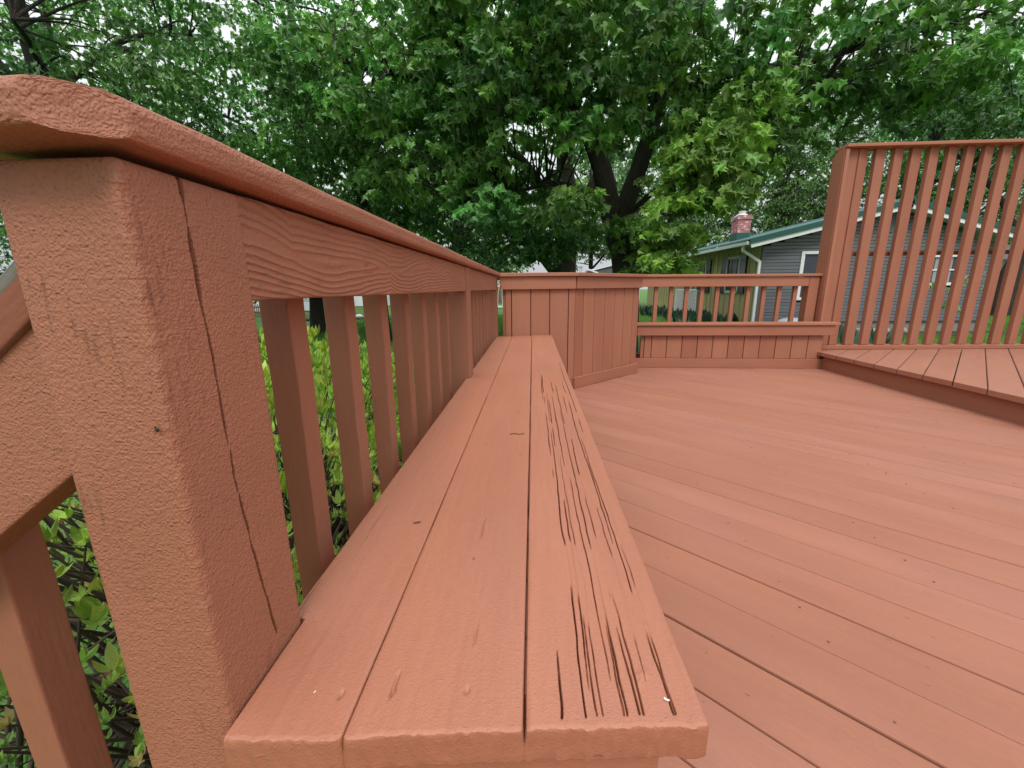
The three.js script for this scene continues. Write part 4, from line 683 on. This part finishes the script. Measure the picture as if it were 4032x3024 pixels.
// ---------------------------------------------------------------- azalea hedge beside the deck
{
  const R = rng(21), b = thing('azalea_bush', 'yellow-green azalea bush growing close behind the near balusters', 'bush', [-1, GY, -1.2]), o = V(-1, GY, -1.2);
  const oval = [0, 1, 2].map((k) => leafGeo(OVAL.map(([a, b]) => [a * 1.15, b]), 0.0245, 0.5 - 0.1 * k, 0.25 + 0.2 * k, 0.45));
  const mat = leafMaterial(0.5, 0.42), list = oval.map(() => []), all = [], stems = [], q2 = new THREE.Quaternion();
  const topAt = (x, z) => 0.655 - 0.21 * sst(-0.9, -1.9, z) + 0.10 * (noise3(x * 5, 1, z * 5) - 0.5) - 0.16 * sst(-0.5, -0.36, x) * sst(-0.5, -1.2, z);
  const roots = []; for (let k = 0; k < 16; k++) roots.push(V(-0.75 - R() * 0.7, GY, -0.55 - R() * 1.5));
  for (let k = 0; k < 11000; k++) {
    const x = lerp(-1.95, -0.365, Math.pow(R(), 0.75)), z = lerp(-2.15, -0.36, R()), top = topAt(x, z), t = Math.pow(R(), 0.55), y = lerp(GY + 0.15, top, t), tuft = R() < 0.02 ? R() * 0.1 : 0;
    const outer = Math.max(sst(0.75, 1, t), sst(-0.62, -0.4, x)); if (outer < 0.25 && R() < 0.45) continue;
    if (noise3(x * 7, y * 7, z * 7) < 0.31 && t < 0.92) continue;
    const p = V(x, y + (t > 0.9 ? tuft : 0), z), young = (0.2 + 0.8 * sst(0.3, 0.85, t)) * (0.55 + 0.45 * R()), n = 5 + Math.floor(R() * 3);
    const lean = V((R() - 0.5) * 0.9 + 0.25 * sst(-0.7, -0.4, x), 1, (R() - 0.5) * 0.9).normalize(); q2.setFromUnitVectors(V(0, 1, 0), lean);
    const hue = R(), c0 = [lerp(0.17, lerp(0.42, 0.55, hue), young), lerp(0.33, lerp(0.68, 0.66, hue), young), lerp(0.08, 0.10, young)], dull = t < 0.75 && R() < 0.25;
    for (let j = 0; j < n; j++) {
      const a = j / n * 6.283 + R() * 0.5, open = (t > 0.8 ? 0.45 : 0.85) + 0.5 * R(), s = (0.62 + 0.65 * R()) * (t > 0.7 ? 1.05 : 0.9);
      E3.set(open, a, 0, 'YXZ'); Q.setFromEuler(E3).premultiply(q2); SC.set(s, s, s); MX.compose(p.clone().sub(o), Q, SC);
      const v = 0.75 + 0.5 * R(); let c = c0.map((e) => e * v); if (dull) c = [c[0] * 1.5 + 0.05, c[1] * 0.9, c[2] * 1.6]; if (R() < 0.006) c = [0.36, 0.16, 0.07];
      all.push({ m: MX.clone(), c, d: p.distanceTo(camera.position) + (x > -0.38 ? 9 : 0), k: j % 3 });
    }
    if (R() < 0.07) { const rt = roots[Math.floor(R() * roots.length)].clone().sub(o), e = p.clone().sub(o); stems.push(taperTube([rt, rt.clone().lerp(e, 0.5).add(V((R() - 0.5) * 0.2, -0.06, (R() - 0.5) * 0.2)), e], 0.007 + 0.006 * R(), 0.0015, 5, 8)); }
  }
  for (let k = 0; k < 90; k++) { const a = V(lerp(-1.6, -0.42, R()), lerp(-0.5, 0.35, R()), lerp(-1.9, -0.4, R())).sub(o), d = V((R() - 0.5) * 0.7, (R() - 0.3) * 0.3, (R() - 0.5) * 0.7); stems.push(taperTube([a, a.clone().addScaledVector(d, 0.5).add(V(0, 0.04, 0)), a.clone().add(d)], 0.004 + 0.005 * R(), 0.0015, 5, 8)); }
  tag(part('stems', merged(stems), twigMat, b), null, null, null, 'stuff');
  all.sort((p, q) => p.d - q.d);
  const one = new Map();
  all.forEach((e, i) => {
    if (i < 260) { const kk = Math.round(e.c[0] * 20) + '_' + Math.round(e.c[1] * 20); if (!one.has(kk)) { const m2 = mat.clone(); m2.color.setRGB(...e.c); one.set(kk, m2); } const m = part('leaf', oval[e.k], one.get(kk), b); m.applyMatrix4(e.m); } else list[e.k].push(e);
  });
  list.forEach((l, i) => instanced('foliage', oval[i], mat, l, b));
}
// ---------------------------------------------------------------- hostas, sapling, bed and grass by the grey house
function hosta(x, z, r, label, col, seed, n = 26) {
  const R = rng(seed), h = thing('hosta_plant', label, 'plant', [x, GY, z], null), L = [0, 1].map((k) => leafGeo(OVAL.map(([a, b]) => [a * 1.7, b]), r * 0.75, 0.35, 0.55 + 0.2 * k, 0.45)), m = leafMaterial(0.5, 0.25); m.color.setRGB(...col);
  for (let i = 0; i < n; i++) { const g = part('leaf', L[i % 2], m, h); g.rotation.set(0.4 + 0.75 * R(), i * 2.4, 0, 'YXZ'); g.position.set((R() - 0.5) * r, 0.03, (R() - 0.5) * r); g.scale.setScalar(0.7 + 0.5 * R()); }
}
[[6.5, -14.6], [6.3, -15.6], [6.45, -16.7], [6.2, -17.8], [6.4, -19.2], [6.3, -20.6], [6.1, -22]].forEach(([x, z], i) => hosta(x, z, 0.62, ['dark green hosta nearest the downspout by the yellow wall', 'dark hosta second from the downspout along the yellow wall', 'dark hosta under the shuttered window of the yellow wall', 'dark hosta between the shuttered windows', 'dark hosta in front of the white lattice panel', 'dark hosta at the far side of the lattice panel', 'farthest dark hosta along the yellow wall'][i], [0.035, 0.085, 0.045], 500 + i));
[[8.3, -11.6, 'blue-green hosta in the bed beside the downspout corner'], [8.9, -10.9, 'blue-green hosta in the bed just behind the first slats'], [7.6, -10.2, 'blue-green hosta close to the end of the planter box']].forEach(([x, z, l], i) => hosta(x, z, 0.5, l, [0.11, 0.2, 0.14], 520 + i));
{
  const s = thing('sapling', 'young staked sapling with pale leaves in front of the grey siding', 'sapling', [11.0, GY, -11.6]), R = rng(61), pts = [V(0, 0, 0), V(0.02, 0.6, 0), V(-0.02, 1.1, 0.02), V(0.03, 1.65, 0)];
  part('stem', taperTube(pts, 0.018, 0.006, 6, 12), twigMat, s); part('stake', new THREE.CylinderGeometry(0.014, 0.014, 1.3, 6).translate(0.13, 0.62, 0.03), flat([0.2, 0.3, 0.1], 0.7), s);
  const list = [[], []], tw = [], L = [0, 1].map((k) => leafGeo(OVAL, 0.11, 0.3, 0.4 + 0.2 * k, 0.45)), mt = leafMaterial(0.6, 0.4);
  for (let k = 0; k < 13; k++) { const y = 0.62 + 1.0 * R(), a = R() * 6.28, ln = 0.25 + 0.55 * R(), e = V(Math.cos(a) * ln, y + 0.12 + 0.15 * R(), Math.sin(a) * ln * 0.7); tw.push(taperTube([V(0, y, 0), V(0, y, 0).lerp(e, 0.5).add(V(0, 0.05, 0)), e], 0.006, 0.002, 4, 6)); for (let j = 0; j < 16; j++) { const t = 0.3 + 0.7 * R(); E3.set(0.6 + R(), R() * 6.28, 0, 'YXZ'); Q.setFromEuler(E3); const sc = 0.7 + 0.6 * R(); SC.set(sc, sc, sc); MX.compose(V(0, y, 0).lerp(e, t).add(V((R() - 0.5) * 0.08, (R() - 0.5) * 0.08, (R() - 0.5) * 0.08)), Q, SC); const v = 0.8 + 0.5 * R(); list[j % 2].push({ m: MX.clone(), c: [0.24 * v, 0.4 * v, 0.14 * v] }); } }
  tag(part('twigs', merged(tw), twigMat, s), null, null, null, 'stuff'); list.forEach((l, i) => instanced('foliage', L[i], mt, l, s));
  const gl = part('garden_globe', new THREE.SphereGeometry(0.1, 16, 12), flat([0.75, 0.77, 0.8], 0.5)); gl.position.set(11.35, GY + 0.62, -11.9); gl.scale.set(0.8, 1.2, 0.8); tag(gl, 'white rounded garden ornament beside the staked sapling', 'ornament');
  const st = thing('bed_stones', 'row of rough grey stones edging the bed under the grey wall', 'stones', [9.6, GY, -13.4]);
  for (let k = 0; k < 9; k++) { const g = new THREE.IcosahedronGeometry(0.17, 2), p = g.attributes.position; for (let i = 0; i < p.count; i++) { const q = 1 + 0.5 * (noise3(p.getX(i) * 6 + k * 9, p.getY(i) * 6, p.getZ(i) * 6) - 0.5); p.setXYZ(i, p.getX(i) * q * 1.3, p.getY(i) * q * 0.7, p.getZ(i) * q); } g.computeVertexNormals(); const m = part('stone', g, flat([0.26 + 0.1 * R(), 0.26, 0.24], 0.95), st); m.position.set(-1.6 + k * 0.42, 0.08, (R() - 0.5) * 0.2); m.rotation.y = R() * 6; }
  const cov = part('tarp', new THREE.SphereGeometry(0.42, 20, 12).scale(1.1, 0.45, 0.7), flat([0.5, 0.56, 0.66], 0.4)); cov.position.set(8.15, GY + 0.33, -13.55); tag(cov, 'grey-blue cover lying at the foot of the grey siding', 'cover');
  // mulch strip along the wall
  const ml = part('garden_bed', new THREE.BoxGeometry(9, 0.04, 1.2).translate(10.6, GY + 0.0, -13.3), flat([0.075, 0.06, 0.045], 1, { map: lawnTone, bumpMap: lawnBump, bumpScale: 0.06 })); tag(ml, 'strip of bare mulch along the foot of the grey house', null, null, 'structure');
  // grass blades where the lawn shows between the slats
  const bl = []; for (let k = 0; k < 9; k++) { const g = new THREE.BufferGeometry(), a = R() * 6.28, h = 0.05 + 0.06 * R(), dx = Math.cos(a) * 0.03, dz = Math.sin(a) * 0.03, bx = (R() - 0.5) * 0.12, bz = (R() - 0.5) * 0.12, w = 0.004; g.setAttribute('position', new THREE.Float32BufferAttribute([bx - w, 0, bz, bx + w, 0, bz, bx + dx, h, bz + dz], 3)); g.computeVertexNormals(); bl.push(g); }
  const gs = []; for (let k = 0; k < 26000; k++) { const d = Math.pow(R(), 0.7), x = lerp(4.5, 26, R()), z = lerp(-8, -26, d); if (x > 7 && x < 14.6 && z < -12.9) continue; E3.set(0, R() * 6.28, 0); Q.setFromEuler(E3); const s2 = 0.8 + 0.9 * R(); SC.set(s2, s2, s2); MX.compose(V(x, GY - 0.01, z), Q, SC); const v = 0.7 + 0.7 * R(); gs.push({ m: MX.clone(), c: [0.16 * v, 0.33 * v, 0.05 * v] }); }
  for (let k = 0; k < 9000; k++) { const x = lerp(-9, 0.4, R()), z = lerp(-9, -24, R()); E3.set(0, R() * 6.28, 0); Q.setFromEuler(E3); const s2 = 0.8 + 0.9 * R(); SC.set(s2, s2, s2); MX.compose(V(x, GY - 0.01, z), Q, SC); const v = 0.7 + 0.6 * R(); gs.push({ m: MX.clone(), c: [0.13 * v, 0.30 * v, 0.045 * v] }); }
  const gi = instanced('grass', mergeGeometries(bl), leafMaterial(0.7, 0.3), gs, scene); tag(gi, 'short grass blades of the lawn beyond the deck', 'grass', null, 'stuff');
}
// ---------------------------------------------------------------- small litter on the bench and an insect on the post
{
  const dark = flat([0.09, 0.045, 0.03], 0.9), pale = flat([0.8, 0.78, 0.74], 0.6);
  const tw = part('twig', new THREE.TubeGeometry(new THREE.CatmullRomCurve3([V(-0.018, 0.001, 0), V(-0.006, 0.0025, -0.001), V(0.006, 0.0016, 0.0008), V(0.017, 0.0022, -0.003)]), 16, 0.0009, 5), dark); tw.position.set(-0.03, HB, -0.926); tag(tw, 'thin dark twig lying across the middle bench plank', 'twig');
  const fr = part('leaf_scrap', new THREE.SphereGeometry(0.006, 10, 6).scale(1, 0.18, 0.3), dark); fr.position.set(-0.165, HB + 0.001, -0.543); fr.rotation.y = 0.3; tag(fr, 'dark brown leaf scrap on the bench plank beside the balusters', 'leaf scrap');
  const chip = (x, z, r, l) => { const g = new THREE.BoxGeometry(0.0044, 0.0007, 0.0013, 4, 1, 1), p = g.attributes.position; for (let i = 0; i < p.count; i++) p.setY(i, p.getY(i) + p.getX(i) ** 2 * 120); const c = part('paint_chip', g, pale); if (r > 1) c.scale.setScalar(0.5); c.position.set(x, HB + 0.0006, z); c.rotation.y = r; tag(c, l, 'chip'); };
  chip(-0.181, -0.278, 1.2, 'tiny white chip on the bench plank next to the post'); chip(0.119, -0.283, -0.5, 'tiny white chip among the cracks of the outer bench plank');
  const body = [new THREE.SphereGeometry(0.0011, 8, 6).scale(0.8, 1.5, 0.8), new THREE.SphereGeometry(0.0007, 8, 6).translate(0, 0.002, 0.0002)];
  for (const s of [-1, 1]) for (let k = 0; k < 3; k++) body.push(new THREE.CylinderGeometry(0.00014, 0.00014, 0.004, 4).rotateZ(Math.PI / 2 + s * (0.5 - k * 0.5)).translate(s * 0.002, 0.0008 - k * 0.0012, -0.0002));
  const ins = part('insect', merged(body), flat([0.015, 0.012, 0.012], 0.5)); ins.position.set(-0.243, 0.674, -0.2488); ins.rotation.z = 0.3; tag(ins, 'tiny dark insect clinging to the front of the near post', 'insect');
}
renderer.render(scene, camera);
